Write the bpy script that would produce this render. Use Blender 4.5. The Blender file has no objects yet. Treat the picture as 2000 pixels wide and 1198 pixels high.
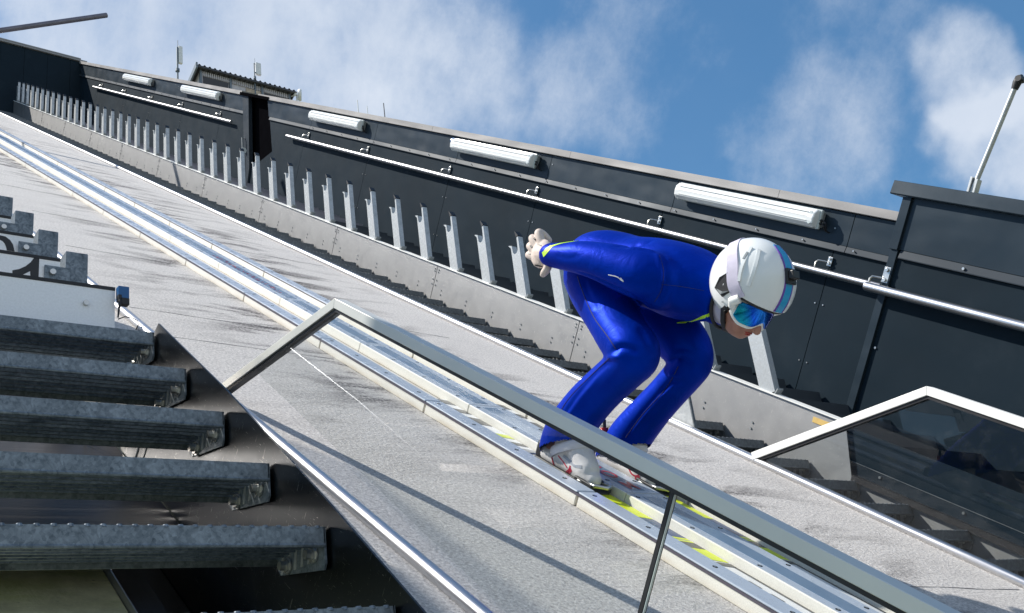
import bpy, bmesh, math, random
import numpy as np
from mathutils import Vector, Matrix, Euler, noise
random.seed(7)
R = math.radians
SC = bpy.context.scene
COL = SC.collection
TH = R(35)                    # slope of the inrun
CO, SI = math.cos(TH), math.sin(TH)

# ---------------------------------------------------------------- camera
cd = bpy.data.cameras.new('camera'); cam = bpy.data.objects.new('camera', cd); COL.objects.link(cam)
cd.lens = 37.764; cd.sensor_width = 36.0; cd.clip_start = 0.02; cd.clip_end = 3000
rot = Matrix(((0.7935526, -0.1292332, -0.5946201), (-0.5951626, -0.3683244, -0.7142259), (-0.1267114, 0.9206714, -0.3691996)))
cam.matrix_world = Matrix.Translation((0, -SI, CO)) @ rot.to_4x4()
SC.camera = cam

# ---------------------------------------------------------------- light
SUN_TRAVEL = Vector((1.06, -1.065, -1.966)).normalized()
w = bpy.data.worlds.new('World'); SC.world = w; w.use_nodes = True
nt = w.node_tree; nt.nodes.clear()
def wn(t, **k):
    n = nt.nodes.new(t)
    for a, b in k.items(): setattr(n, a, b)
    return n
wo = wn('ShaderNodeOutputWorld'); bg = wn('ShaderNodeBackground')
sky = wn('ShaderNodeTexSky', sky_type='NISHITA', sun_disc=False)
sky.sun_elevation = R(52.6); sky.sun_rotation = R(315); sky.altitude = 600; sky.air_density = 1.0; sky.dust_density = 1.0; sky.ozone_density = 1.0
tc = wn('ShaderNodeTexCoord')
def noise_n(scale, detail, rough, src, off=(0, 0, 0), stretch=(1, 1, 1)):
    m = wn('ShaderNodeMapping'); m.inputs['Location'].default_value = off; m.inputs['Scale'].default_value = stretch
    nt.links.new(src, m.inputs['Vector'])
    n = wn('ShaderNodeTexNoise'); n.inputs['Scale'].default_value = scale; n.inputs['Detail'].default_value = detail; n.inputs['Roughness'].default_value = rough
    nt.links.new(m.outputs[0], n.inputs['Vector']); return n
def wmath(op, a, b=None, clamp=False):
    n = wn('ShaderNodeMath', operation=op, use_clamp=clamp)
    for i, v in enumerate((a, b)):
        if v is None: continue
        if isinstance(v, (int, float)): n.inputs[i].default_value = v
        else: nt.links.new(v, n.inputs[i])
    return n.outputs[0]
GEN = tc.outputs['Generated']
warp = noise_n(3.2, 5, 0.6, GEN)
vs = wn('ShaderNodeVectorMath', operation='SUBTRACT'); nt.links.new(warp.outputs['Color'], vs.inputs[0]); vs.inputs[1].default_value = (0.5, 0.5, 0.5)
vm = wn('ShaderNodeVectorMath', operation='SCALE'); nt.links.new(vs.outputs[0], vm.inputs[0]); vm.inputs['Scale'].default_value = 0.20
va = wn('ShaderNodeVectorMath', operation='ADD'); nt.links.new(GEN, va.inputs[0]); nt.links.new(vm.outputs[0], va.inputs[1])
vn = wn('ShaderNodeVectorMath', operation='NORMALIZE'); nt.links.new(va.outputs[0], vn.inputs[0])
BLOBS = [((0.2163, 0.776, 0.5924), .24, .44), ((0.3254, 0.748, 0.5784), .22, .60), ((0.434, 0.6858, 0.5842), .16, .40), ((0.5167, 0.6698, 0.5333), .15, .46),
         ((0.6275, 0.5483, 0.5527), .10, .42), ((0.7517, 0.4151, 0.5125), .10, .14), ((0.7563, 0.4853, 0.4387), .10, .48), ((0.8157, 0.339, 0.4687), .066, .80), ((0.8418, 0.3422, 0.4175), .07, .85),
         ((-0.1, -0.95, 0.25), 1.0, 1.2)]  # unseen cloud behind the camera, added to brighten downhill-facing boards
tot = None
for d, r, wt in BLOBS:
    dp = wn('ShaderNodeVectorMath', operation='DOT_PRODUCT'); nt.links.new(vn.outputs[0], dp.inputs[0]); dp.inputs[1].default_value = Vector(d).normalized()
    mr = wn('ShaderNodeMapRange', interpolation_type='SMOOTHSTEP'); nt.links.new(dp.outputs['Value'], mr.inputs[0])
    mr.inputs[1].default_value = math.cos(r); mr.inputs[2].default_value = 1 - (1 - math.cos(r)) * .12
    mr.inputs[3].default_value = 0; mr.inputs[4].default_value = wt
    tot = mr.outputs[0] if tot is None else wmath('ADD', tot, mr.outputs[0])
fine = noise_n(6.0, 11, 0.68, GEN, (1.3, 0.2, 0.7))
fine2 = noise_n(2.4, 4, 0.55, GEN, (4.3, 1.2, 2.7), (1, 1, 1.6))
strk = noise_n(7.0, 10, 0.66, GEN, (2.3, 5.2, 1.7), (2.2, 1.0, .7)); f3 = wmath('MULTIPLY', wmath('SUBTRACT', strk.outputs['Fac'], 0.5), 1.1)
f1 = wmath('ADD', f3, wmath('MULTIPLY', wmath('SUBTRACT', fine.outputs['Fac'], 0.5), 1.5))
f2 = wmath('MULTIPLY', wmath('SUBTRACT', fine2.outputs['Fac'], 0.5), 0.8)
dens = wmath('ADD', wmath('ADD', tot, f1), f2)
mr = wn('ShaderNodeMapRange', interpolation_type='SMOOTHSTEP'); nt.links.new(dens, mr.inputs[0]); mr.inputs[1].default_value = 0.06; mr.inputs[2].default_value = 1.4; mr.inputs[3].default_value = 0.10; mr.inputs[4].default_value = 0.93
shade = noise_n(4, 6, 0.55, GEN, (9, 3, 5))
cr = wn('ShaderNodeValToRGB'); nt.links.new(shade.outputs['Fac'], cr.inputs[0])
cr.color_ramp.elements[0].position = .3; cr.color_ramp.elements[0].color = (4.3, 4.9, 5.9, 1)
cr.color_ramp.elements[1].position = .7; cr.color_ramp.elements[1].color = (6.0, 6.4, 7.0, 1)
mx = wn('ShaderNodeMix', data_type='RGBA'); nt.links.new(mr.outputs[0], mx.inputs['Factor']); hs = wn('ShaderNodeHueSaturation'); hs.inputs['Saturation'].default_value = 1.45; hs.inputs['Hue'].default_value = 0.492; nt.links.new(sky.outputs[0], hs.inputs['Color']); nt.links.new(hs.outputs[0], mx.inputs['A']); nt.links.new(cr.outputs[0], mx.inputs['B'])
nt.links.new(mx.outputs['Result'], bg.inputs['Color']); bg.inputs['Strength'].default_value = 0.1
nt.links.new(bg.outputs[0], wo.inputs['Surface'])

sl = bpy.data.lights.new('sun', 'SUN'); sl.energy = 5.0; sl.angle = R(0.5); sl.color = (1.0, 0.95, 0.87)
so = bpy.data.objects.new('sun', sl); COL.objects.link(so)
so.rotation_euler = SUN_TRAVEL.to_track_quat('-Z', 'Y').to_euler(); so.location = (-20, 20, 40)
SC.view_settings.view_transform = 'Standard'; SC.view_settings.look = 'None'; SC.view_settings.gamma = 1
SC.view_settings.exposure = 0.5

# ---------------------------------------------------------------- materials
class NB:
    def __init__(s, name):
        s.m = bpy.data.materials.new(name); s.m.use_nodes = True; s.t = s.m.node_tree; s.t.nodes.clear()
        s.out = s.n('ShaderNodeOutputMaterial'); s.b = s.n('ShaderNodeBsdfPrincipled'); s.l(s.b.outputs[0], s.out.inputs[0])
        s.tc = s.n('ShaderNodeTexCoord')
    def n(s, t, **k):
        n = s.t.nodes.new(t)
        for a, b in k.items(): setattr(n, a, b)
        return n
    def l(s, a, b): s.t.links.new(a, b)
    def val(s, sock, v):
        if isinstance(v, (int, float, tuple, list)): sock.default_value = v
        else: s.l(v, sock)
    def map(s, scale=(1, 1, 1), rot=(0, 0, 0), loc=(0, 0, 0), src=None):
        m = s.n('ShaderNodeMapping'); m.inputs['Scale'].default_value = scale; m.inputs['Rotation'].default_value = rot; m.inputs['Location'].default_value = loc
        s.l(src if src is not None else s.tc.outputs['Object'], m.inputs[0]); return m.outputs[0]
    def noise(s, scale, detail=3, rough=.5, v=None, dist=0):
        n = s.n('ShaderNodeTexNoise'); n.inputs['Scale'].default_value = scale; n.inputs['Detail'].default_value = detail; n.inputs['Roughness'].default_value = rough; n.inputs['Distortion'].default_value = dist
        s.l(v if v is not None else s.tc.outputs['Object'], n.inputs['Vector']); return n.outputs['Fac']
    def voro(s, scale, v=None, feat='F1', out='Color'):
        n = s.n('ShaderNodeTexVoronoi', feature=feat); n.inputs['Scale'].default_value = scale
        s.l(v if v is not None else s.tc.outputs['Object'], n.inputs['Vector']); return n.outputs[out]
    def ramp(s, f, stops):
        r = s.n('ShaderNodeValToRGB'); s.l(f, r.inputs[0]); e = r.color_ramp.elements
        while len(e) < len(stops): e.new(0.5)
        for i, (p, c) in enumerate(stops):
            e[i].position = p; e[i].color = (c, c, c, 1) if isinstance(c, (int, float)) else (*c, 1)
        return r.outputs[0]
    def mix(s, f, a, b, mode='MIX'):
        m = s.n('ShaderNodeMix', data_type='RGBA', blend_type=mode); s.val(m.inputs['Factor'], f)
        for k, v in (('A', a), ('B', b)):
            if isinstance(v, (tuple, list)): m.inputs[k].default_value = (*v, 1) if len(v) == 3 else v
            else: s.l(v, m.inputs[k])
        return m.outputs['Result']
    def math(s, op, a, b=0.0, clamp=False):
        n = s.n('ShaderNodeMath', operation=op, use_clamp=clamp); s.val(n.inputs[0], a); s.val(n.inputs[1], b); return n.outputs[0]
    def bump(s, h, strength=.3, dist=.01, prev=None):
        b = s.n('ShaderNodeBump'); b.inputs['Strength'].default_value = strength; b.inputs['Distance'].default_value = dist; s.l(h, b.inputs['Height'])
        if prev is not None: s.l(prev, b.inputs['Normal'])
        return b.outputs[0]
    def set(s, color=None, rough=None, metal=None, normal=None, spec=None, **k):
        i = s.b.inputs
        if color is not None: s.val(i['Base Color'], (*color, 1) if isinstance(color, (tuple, list)) else color)
        if rough is not None: s.val(i['Roughness'], rough)
        if metal is not None: s.val(i['Metallic'], metal)
        if spec is not None: s.val(i['Specular IOR Level'], spec)
        if normal is not None: s.l(normal, i['Normal'])
        for a, b in k.items(): s.val(i[a.replace('_', ' ')], (*b, 1) if isinstance(b, tuple) and len(b) == 3 else b)
        return s.m
def mat(name, color, rough=.5, metal=0., var=.12, scale=8., bump=0., bscale=60., spec=None):
    b = NB(name); f = b.noise(scale, 5, .6)
    lo = tuple(c * (1 - var) for c in color); hi = tuple(min(1, c * (1 + var)) for c in color)
    c = b.ramp(f, [(.3, lo), (.7, hi)])
    nrm = b.bump(b.noise(bscale, 3), bump, .002) if bump else None
    r = b.ramp(b.noise(scale * 1.7, 4), [(.3, max(0, rough - .06)), (.7, min(1, rough + .06))])
    return b.set(c, r, metal, nrm, spec)

def carpet_mat():
    b = NB('bristle_turf')
    g = b.noise(85, 5, .85); g2 = b.noise(60, 4, .6); v = b.voro(260, out='Distance')
    base = b.ramp(g, [(.32, (.28, .265, .26)), (.5, (.66, .635, .61)), (.64, (.94, .91, .87))])
    base = b.mix(b.ramp(g2, [(.35, 0.), (.7, .32)]), base, (.40, .385, .39))
    # drag stains, stretched roughly across the slope
    ms = b.map((1.3, 3.4, 1), (0, 0, R(-12)))
    st = b.noise(1.35, 7, .66, ms, .4); st2 = b.noise(.55, 3, .5, b.map((1, .5, 1), loc=(3, 2, 0)))
    near = b.n('ShaderNodeSeparateXYZ'); b.l(b.tc.outputs['Object'], near.inputs[0])
    du = b.math('ABSOLUTE', b.math('SUBTRACT', near.outputs[0], 2.75))
    prox = b.ramp(b.math('MULTIPLY', du, .7), [(.3, 1.), (.66, .35), (.95, 0.)])
    sm = b.math('MULTIPLY', b.ramp(st, [(.49, 0.), (.60, 1.)]), b.math('MULTIPLY', prox, b.ramp(st2, [(.40, .15), (.56, 1.)])))
    sm = b.math('MULTIPLY', sm, b.ramp(b.noise(70, 3, .6), [(.35, .25), (.6, 1.)]), True)
    col = b.mix(b.math('MINIMUM', b.math('MULTIPLY', sm, 1.5), .95), base, (.085, .08, .085))
    fade = b.noise(.9, 4, .55, b.map((1, .6, 1), loc=(7, 1, 0)))
    col = b.mix(b.ramp(fade, [(.5, 0.), (.8, .22)]), col, (.36, .35, .36))
    n = b.bump(g, 1.0, .009); n = b.bump(b.noise(25, 4), .25, .01, n)
    return b.set(col, .95, 0, n, .1)
def galv(name, lo, hi, rough=.42, scale=70, metal=.75):
    b = NB(name); v = b.voro(scale); sep = b.n('ShaderNodeSeparateColor'); b.l(v, sep.inputs[0])
    f = b.math('ADD', b.math('MULTIPLY', sep.outputs[0], .22), b.math('MULTIPLY', b.math('SUBTRACT', b.noise(scale * .22, 7, .72, dist=.8), .12), 1.15))
    c = b.ramp(f, [(.25, lo), (.85, hi)])
    r = b.ramp(f, [(.2, rough + .12), (.8, rough - .08)])
    return b.set(c, r, metal, b.bump(b.noise(scale, 3), .12, .001))
def scratched(name, color, rough=.38, metal=.85):
    b = NB(name)
    f = b.noise(3, 6, .65); c = b.ramp(f, [(.3, tuple(x * .94 for x in color)), (.7, tuple(min(1, x * 1.04) for x in color))])
    v = b.map((1, 1, 1), (R(38), 0, 0)); s1 = b.noise(26, 2, .5, b.map((3, 1.2, 14), (R(35), 0, 0)), 1.5)
    s2 = b.noise(20, 2, .5, b.map((3, 16, 1.1), (R(20), 0, 0)), 1.)
    sc = b.math('MAXIMUM', b.ramp(s1, [(.71, 0.), (.74, 1.)]), b.ramp(s2, [(.715, 0.), (.745, 1.)]))
    c = b.mix(b.math('MULTIPLY', sc, .7), c, (.8, .78, .74))
    grime = b.noise(1.6, 6, .7, b.map((1, 3, 1)))
    c = b.mix(b.ramp(grime, [(.58, 0.), (.85, .14)]), c, (.22, .2, .18))
    r = b.ramp(b.noise(9, 6, .7), [(.3, rough - .03), (.7, rough + .05)])
    return b.set(c, r, metal, b.bump(b.noise(2.2, 3), .02, .02))
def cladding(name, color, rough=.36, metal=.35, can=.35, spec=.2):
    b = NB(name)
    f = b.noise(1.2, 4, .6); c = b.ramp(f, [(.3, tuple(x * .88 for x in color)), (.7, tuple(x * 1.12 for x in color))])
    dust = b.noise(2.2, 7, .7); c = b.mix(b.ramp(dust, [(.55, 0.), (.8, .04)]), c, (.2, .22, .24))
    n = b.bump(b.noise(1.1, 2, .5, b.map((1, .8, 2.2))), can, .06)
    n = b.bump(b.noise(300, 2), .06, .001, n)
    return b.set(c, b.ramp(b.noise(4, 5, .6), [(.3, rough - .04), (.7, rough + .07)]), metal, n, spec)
def steel(name, color=(.62, .62, .63), rough=.22, axis=1):
    b = NB(name); sc = [1, 1, 1]; sc[axis] = .02
    f = b.noise(160, 4, .6, b.map(tuple(sc)))
    g = b.noise(5, 5, .65)
    c = b.mix(b.ramp(g, [(.5, 0.), (.8, .35)]), color, tuple(x * .6 for x in color))
    return b.set(c, b.ramp(f, [(.3, rough - .05), (.7, rough + .1)]), 1.0, b.bump(f, .05, .001))
def trackmat(name, color, rough):
    b = NB(name); f = b.noise(260, 3, .7); g = b.noise(7, 5, .6)
    c = b.ramp(f, [(.3, tuple(x * .88 for x in color)), (.7, tuple(min(1, x * 1.08) for x in color))])
    sx = b.n('ShaderNodeSeparateXYZ'); b.l(b.tc.outputs['Object'], sx.inputs[0])
    low = b.ramp(b.math('MULTIPLY', sx.outputs[2], 20.), [(.0, .75), (.5, 0.)])
    c = b.mix(b.math('MULTIPLY', low, b.ramp(g, [(.35, .15), (.7, 1.)])), c, (.42, .33, .22))
    c = b.mix(b.ramp(b.noise(15, 6, .7), [(.6, 0.), (.8, .3)]), c, (.55, .52, .46))
    return b.set(c, rough, 0, b.bump(f, .15, .001), .5)
def inlaymat():
    b = NB('blue_inlay'); f = b.noise(420, 3, .8); g = b.noise(1.5, 5, .7)
    c = b.ramp(g, [(.3, (.10, .17, .27)), (.7, (.15, .23, .34))])
    sx = b.n('ShaderNodeSeparateXYZ'); b.l(b.tc.outputs['Object'], sx.inputs[0])
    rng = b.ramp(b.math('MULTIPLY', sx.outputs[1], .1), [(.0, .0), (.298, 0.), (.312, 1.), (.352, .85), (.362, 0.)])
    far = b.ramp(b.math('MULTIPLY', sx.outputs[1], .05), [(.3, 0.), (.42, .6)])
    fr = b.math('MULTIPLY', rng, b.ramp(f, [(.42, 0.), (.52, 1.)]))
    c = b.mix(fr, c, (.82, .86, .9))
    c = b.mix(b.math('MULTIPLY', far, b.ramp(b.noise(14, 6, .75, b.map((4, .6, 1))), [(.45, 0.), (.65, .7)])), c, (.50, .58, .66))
    return b.set(c, b.ramp(g, [(.3, .16), (.7, .3)]), 0, b.bump(b.noise(3, 3), .1, .01), .6)
def glassmat(name, tint=(.93, .96, .95), dirt=.05):
    m = bpy.data.materials.new(name); m.use_nodes = True; t = m.node_tree; t.nodes.clear()
    o = t.nodes.new('ShaderNodeOutputMaterial'); tr = t.nodes.new('ShaderNodeBsdfTransparent'); tr.inputs[0].default_value = (*tint, 1)
    gl = t.nodes.new('ShaderNodeBsdfGlossy'); gl.inputs['Roughness'].default_value = .015
    fr = t.nodes.new('ShaderNodeFresnel'); fr.inputs[0].default_value = 1.5
    gg = t.nodes.new('ShaderNodeNewGeometry'); iv = t.nodes.new('ShaderNodeMath'); iv.operation = 'SUBTRACT'; iv.inputs[0].default_value = 1; t.links.new(gg.outputs['Backfacing'], iv.inputs[1]); ml = t.nodes.new('ShaderNodeMath'); ml.operation = 'MULTIPLY'; t.links.new(iv.outputs[0], ml.inputs[0]); t.links.new(fr.outputs[0], ml.inputs[1])
    mx = t.nodes.new('ShaderNodeMixShader'); t.links.new(ml.outputs[0], mx.inputs[0]); t.links.new(tr.outputs[0], mx.inputs[1]); t.links.new(gl.outputs[0], mx.inputs[2])
    df = t.nodes.new('ShaderNodeBsdfDiffuse'); df.inputs[0].default_value = (.7, .72, .72, 1)
    tcn = t.nodes.new('ShaderNodeTexCoord'); ns = t.nodes.new('ShaderNodeTexNoise'); ns.inputs['Scale'].default_value = 9; ns.inputs['Detail'].default_value = 8; ns.inputs['Roughness'].default_value = .7
    t.links.new(tcn.outputs['Object'], ns.inputs['Vector'])
    rp = t.nodes.new('ShaderNodeMapRange'); rp.inputs[1].default_value = .5; rp.inputs[2].default_value = .85; rp.inputs[3].default_value = .0; rp.inputs[4].default_value = dirt * 3; t.links.new(ns.outputs['Fac'], rp.inputs[0])
    mx2 = t.nodes.new('ShaderNodeMixShader'); t.links.new(rp.outputs[0], mx2.inputs[0]); t.links.new(mx.outputs[0], mx2.inputs[1]); t.links.new(df.outputs[0], mx2.inputs[2])
    t.links.new(mx2.outputs[0], o.inputs[0]); return m
def mossmat():
    b = NB('mossy_concrete'); f = b.noise(9, 7, .7); g = b.noise(3, 5, .6, b.map((1, 3, 1)))
    c = b.ramp(f, [(.3, (.42, .42, .26)), (.7, (.74, .72, .48))])
    c = b.mix(b.ramp(g, [(.45, 0.), (.7, .7)]), c, (.40, .46, .13))
    h = b.ramp(b.voro(26, out='Distance'), [(.08, 0.), (.16, 1.)])
    hol = b.ramp(b.noise(14, 3, .6), [(.58, 0.), (.64, 1.)])
    hm = b.math('MULTIPLY', b.math('SUBTRACT', 1.0, h), hol)
    c = b.mix(hm, c, (.012, .012, .01))
    c = b.mix(b.ramp(b.noise(5, 6, .7, b.map((.4, 7, 1)), .5), [(.62, 0.), (.68, .6)]), c, (.03, .03, .02))
    return b.set(c, .9, 0, b.bump(f, .5, .01))

M = dict(
    carpet=carpet_mat(), galv=galv('galvanised_steel', (.36, .38, .39), (.55, .57, .57), .45, 90, .6), galv_dark=galv('weathered_galvanised_steel', (.06, .08, .10), (.26, .30, .335), .5, 110, .45),
    tread=galv('galvanised_grating', (.07, .08, .088), (.20, .22, .235), .48, 90, .5), plate=scratched('scratched_aluminium', (.36, .36, .36), .5, .85),
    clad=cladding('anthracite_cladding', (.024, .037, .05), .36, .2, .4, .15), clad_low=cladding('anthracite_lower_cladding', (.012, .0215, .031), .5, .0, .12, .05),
    ledge=cladding('grey_ledge_cladding', (.030, .040, .052), .42, .1, .2, .12), coping=cladding('grey_coping', (.30, .29, .285), .5, .1, .8, .1),
    seam=mat('dark_turf_seam', (.12, .11, .11), .95), beam=steel('dull_steel_beam', (.42, .42, .44), .35, 1), black=mat('black_rubber', (.010, .010, .012), .5, 0), dark=mat('dark_recess', (.004, .004, .005), 1, 0, spec=0.), steel=steel('brushed_steel_tube', (.60, .60, .61), .32), steel_x=steel('brushed_steel_sheet', (.12, .11, .105), .38, 0),
    polished=scratched('polished_steel_plate', (.055, .062, .07), .3, 1.0), white=trackmat('cream_track_plastic', (.74, .72, .66), .45), top=mat('pale_track_top', (.40, .455, .54), .28, 0, .05, 6, spec=.6),  # track top: sky reflection put into the base colour as blue
    strip=mat('dark_violet_seal', (.085, .075, .10), .4, 0), inlay=inlaymat(), bolt=mat('zinc_bolt', (.55, .55, .53), .32, .9), bed=trackmat('groove_bed', (.55, .57, .58), .35),
    glass=glassmat('near_glass', (.955, .965, .962), .008), glass_far=glassmat('far_glass', (.86, .88, .885), .006),
    tinted=glassmat('tinted_glass', (.80, .81, .83), .002), rail=mat('painted_aluminium_rail', (.62, .62, .58), .38, .25, .04, 5), rail_far=mat('white_painted_rail', (.80, .80, .77), .4, 0, .03),
    moss=mossmat(), concrete=mat('grey_concrete', (.26, .25, .24), .9, 0, .2, 3, .4, 40), grass=mat('valley_grass', (.17, .18, .13), .95, 0, .4, .05),
    board=mat('speckled_white_board', (.86, .86, .88), .55, .0, .06, 120, .15, 200), ink=mat('black_paint', (.012, .012, .014), .45), red=mat('red_paint', (.42, .015, .05), .4),
    diffuser=mat('frosted_diffuser', (.80, .82, .82), .22, 0, .03, 4, spec=.6), cap=mat('clear_end_cap', (.50, .55, .55), .15), blue=mat('blue_plastic', (.005, .09, .26), .35), housing=mat('grey_housing', (.25, .27, .28), .45),
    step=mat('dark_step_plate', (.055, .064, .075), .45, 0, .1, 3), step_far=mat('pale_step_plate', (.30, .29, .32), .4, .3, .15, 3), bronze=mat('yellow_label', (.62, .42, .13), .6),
    roof=mat('corrugated_roof_sheet', (.07, .07, .075), .5, .4), twall=mat('pale_lilac_panel', (.52, .50, .53), .6, 0, .12, 2), window=mat('dark_window_glass', (.02, .022, .026), .08), rust=mat('stained_panel', (.46, .38, .30), .7, 0, .3, 3),
    pipe=mat('violet_grey_pipe', (.16, .15, .18), .4, .4), white_plain=mat('white_radome', (.75, .75, .74), .4))

# ---------------------------------------------------------------- mesh helpers
class MB:
    def __init__(s): s.v = []; s.f = []; s.mi = []
    def add(s, vs, fs, mi=0):
        o = len(s.v); s.v += [tuple(map(float, v)) for v in vs]; s.f += [tuple(o + i for i in f) for f in fs]; s.mi += [mi] * len(fs); return s
    def box(s, a, b, mi=0):
        (x0, y0, z0), (x1, y1, z1) = a, b
        v = [(x0, y0, z0), (x1, y0, z0), (x1, y1, z0), (x0, y1, z0), (x0, y0, z1), (x1, y0, z1), (x1, y1, z1), (x0, y1, z1)]
        return s.add(v, [(0, 3, 2, 1), (4, 5, 6, 7), (0, 1, 5, 4), (1, 2, 6, 5), (2, 3, 7, 6), (3, 0, 4, 7)], mi)
    def prism(s, poly, ext, mi=0):
        n = len(poly); e = Vector(ext); p = [Vector(q) for q in poly]; v = p + [q + e for q in p]
        return s.add(v, [tuple(range(n))[::-1], tuple(range(n, 2 * n))] + [(i, (i + 1) % n, n + (i + 1) % n, n + i) for i in range(n)], mi)
    def tube(s, path, r, seg=12, cap=True, mi=0, closed=False):
        P = [Vector(p) for p in path]; n = len(P); rr = r if isinstance(r, (list, tuple)) else [r] * n
        rings = []; prev = None
        for i, p in enumerate(P):
            a = P[max(0, i - 1)]; b = P[min(n - 1, i + 1)]; t = (b - a).normalized()
            if prev is None:
                x = t.orthogonal().normalized()
            else:
                x = (prev - t * prev.dot(t)).normalized()
            prev = x; y = t.cross(x)
            rings.append([p + (x * math.cos(2 * math.pi * k / seg) + y * math.sin(2 * math.pi * k / seg)) * rr[i] for k in range(seg)])
        v = [q for ring in rings for q in ring]; f = []
        for i in range(n - 1):
            for k in range(seg):
                a = i * seg + k; b = i * seg + (k + 1) % seg; f.append((a, b, b + seg, a + seg))
        if cap: f.append(tuple(range(seg))[::-1]); f.append(tuple((n - 1) * seg + k for k in range(seg)))
        return s.add(v, f, mi)
    def disc(s, c, axis, r, h, seg=12, mi=0):
        c = Vector(c); a = Vector(axis).normalized(); return s.tube([c, c + a * h], r, seg, True, mi)
    def build(s, name, mats, parent=None, origin=None, frame='r', smooth=False, bevel=0, **props):
        o = Vector(origin) if origin is not None else Vector(parent['_o'] if parent is not None else (0, 0, 0))
        me = bpy.data.meshes.new(name); me.from_pydata([tuple(Vector(v) - o) for v in s.v], [], s.f)
        for m in (mats if isinstance(mats, (list, tuple)) else [mats]): me.materials.append(m)
        me.polygons.foreach_set('material_index', s.mi)
        bm = bmesh.new(); bm.from_mesh(me); bmesh.ops.recalc_face_normals(bm, faces=bm.faces); bm.to_mesh(me); bm.free()
        if smooth: me.shade_smooth()
        ob = bpy.data.objects.new(name, me); COL.objects.link(ob)
        if smooth:
            e = ob.modifiers.new('edges', 'EDGE_SPLIT'); e.split_angle = R(38)
        if bevel:
            bv = ob.modifiers.new('bevel', 'BEVEL'); bv.width = bevel; bv.segments = 2; bv.limit_method = 'ANGLE'; bv.angle_limit = R(40)
        if parent is not None: ob.parent = parent
        else: place(ob, o, frame)
        ob['_o'] = tuple(o)
        tag(ob, **props); return ob
def dots(pts, axis, r, h, name, mt, par, seg=8, cap=95):
    pts = sorted(pts, key=lambda p: p[1]); po = Vector(par['_o']); me = None
    for p in pts[:cap]:
        if me is None:
            ob = MB().disc((0, 0, 0), axis, r, h, seg).build(name, mt, None, origin=(0, 0, 0)); me = ob.data; ob.rotation_euler = (0, 0, 0)
        else: ob = bpy.data.objects.new(name, me); COL.objects.link(ob)
        ob.parent = par; ob.location = Vector(p) - po
    if len(pts) > cap:
        q = MB()
        for p in pts[cap:]: q.disc(p, axis, r, h, seg)
        ob = q.build(name, mt, par); ob['kind'] = 'stuff'
def place(ob, o, frame):
    if frame == 'r':
        ob.rotation_euler = (TH, 0, 0); ob.location = (o[0], o[1] * CO - o[2] * SI, o[1] * SI + o[2] * CO)
    else: ob.location = o
def tag(ob, label=None, category=None, group=None, kind=None):
    for k, v in (('label', label), ('category', category), ('group', group), ('kind', kind)):
        if v: ob[k] = v
def thing(name, origin, label, category, group=None, frame='r'):
    o = bpy.data.objects.new(name, None); COL.objects.link(o); o.empty_display_size = .1
    place(o, origin, frame); o['_o'] = tuple(origin); tag(o, label, category, group); return o
def dup(root, loc, label=None):
    def cp(o, par):
        c = o.copy(); COL.objects.link(c); c.parent = par
        for ch in kids[o.name]: cp(ch, c)
        return c
    kids = {}
    def walk(o):
        kids[o.name] = list(o.children)
        for ch in o.children: walk(ch)
    walk(root); r = cp(root, None); r.location = loc
    if label: r['label'] = label
    return r
def RW(u, s, n): return (u, s * CO - n * SI, s * SI + n * CO)
def CW(u, y, z): return (u, y, z + 0)            # world plumb
def cam_plumb(u, y, z): return (u, y - SI, z + CO)   # measured from the eye

# ---------------------------------------------------------------- setting
g = MB(); g.box((-1500, -1500, -46), (1500, 1500, -45)); g.build('ground', M['grass'], frame='p', kind='structure')
# hill flank carrying the inrun
h = MB(); h.prism([(-9, -60, -45), (-9, -7, -8.2), (-9, 24, 13.4), (-9, 34, 15), (-9, 60, 13), (-9, 120, -45)], (34, 0, 0)); h.build('hill', M['grass'], frame='p', kind='structure')
c_ = MB(); c_.box((1.41, -11, -.12), (4.13, 26.75, 0)); ramp = c_.build('ramp_surface', M['carpet'], kind='structure')
d_ = MB(); d_.box((1.31, -11, -1.0), (6.5, 28, -.62)); d_.box((1.42, -11, -.61), (4.12, 26.7, -.125)); d_.build('ramp_deck', M['concrete'], kind='structure')

sm_ = MB(); random.seed(11)
for s_, u0_, u1_ in ((5.18, 1.62, 2.42), (4.62, 1.60, 2.42), (1.98, 3.2, 4.02), (6.9, 1.7, 2.43), (8.4, 1.8, 2.43), (9.9, 1.6, 2.43), (12.2, 1.8, 2.43), (5.6, 3.1, 3.7), (8.1, 3.08, 4.0), (11.2, 3.1, 4.0)):
    n_ = 14; P_ = [(u0_ + (u1_ - u0_) * i / n_, s_ + .05 * math.sin(i * .9 + s_) * .07 - .06 * i / n_ * 1.5, .0005) for i in range(n_ + 1)]
    sm_.tube(P_, [.0003 + .0012 * abs(math.sin(i * .7 + s_)) for i in range(n_ + 1)], 6)
sm_.build('turf_seams', M['seam'], ramp)
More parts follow.
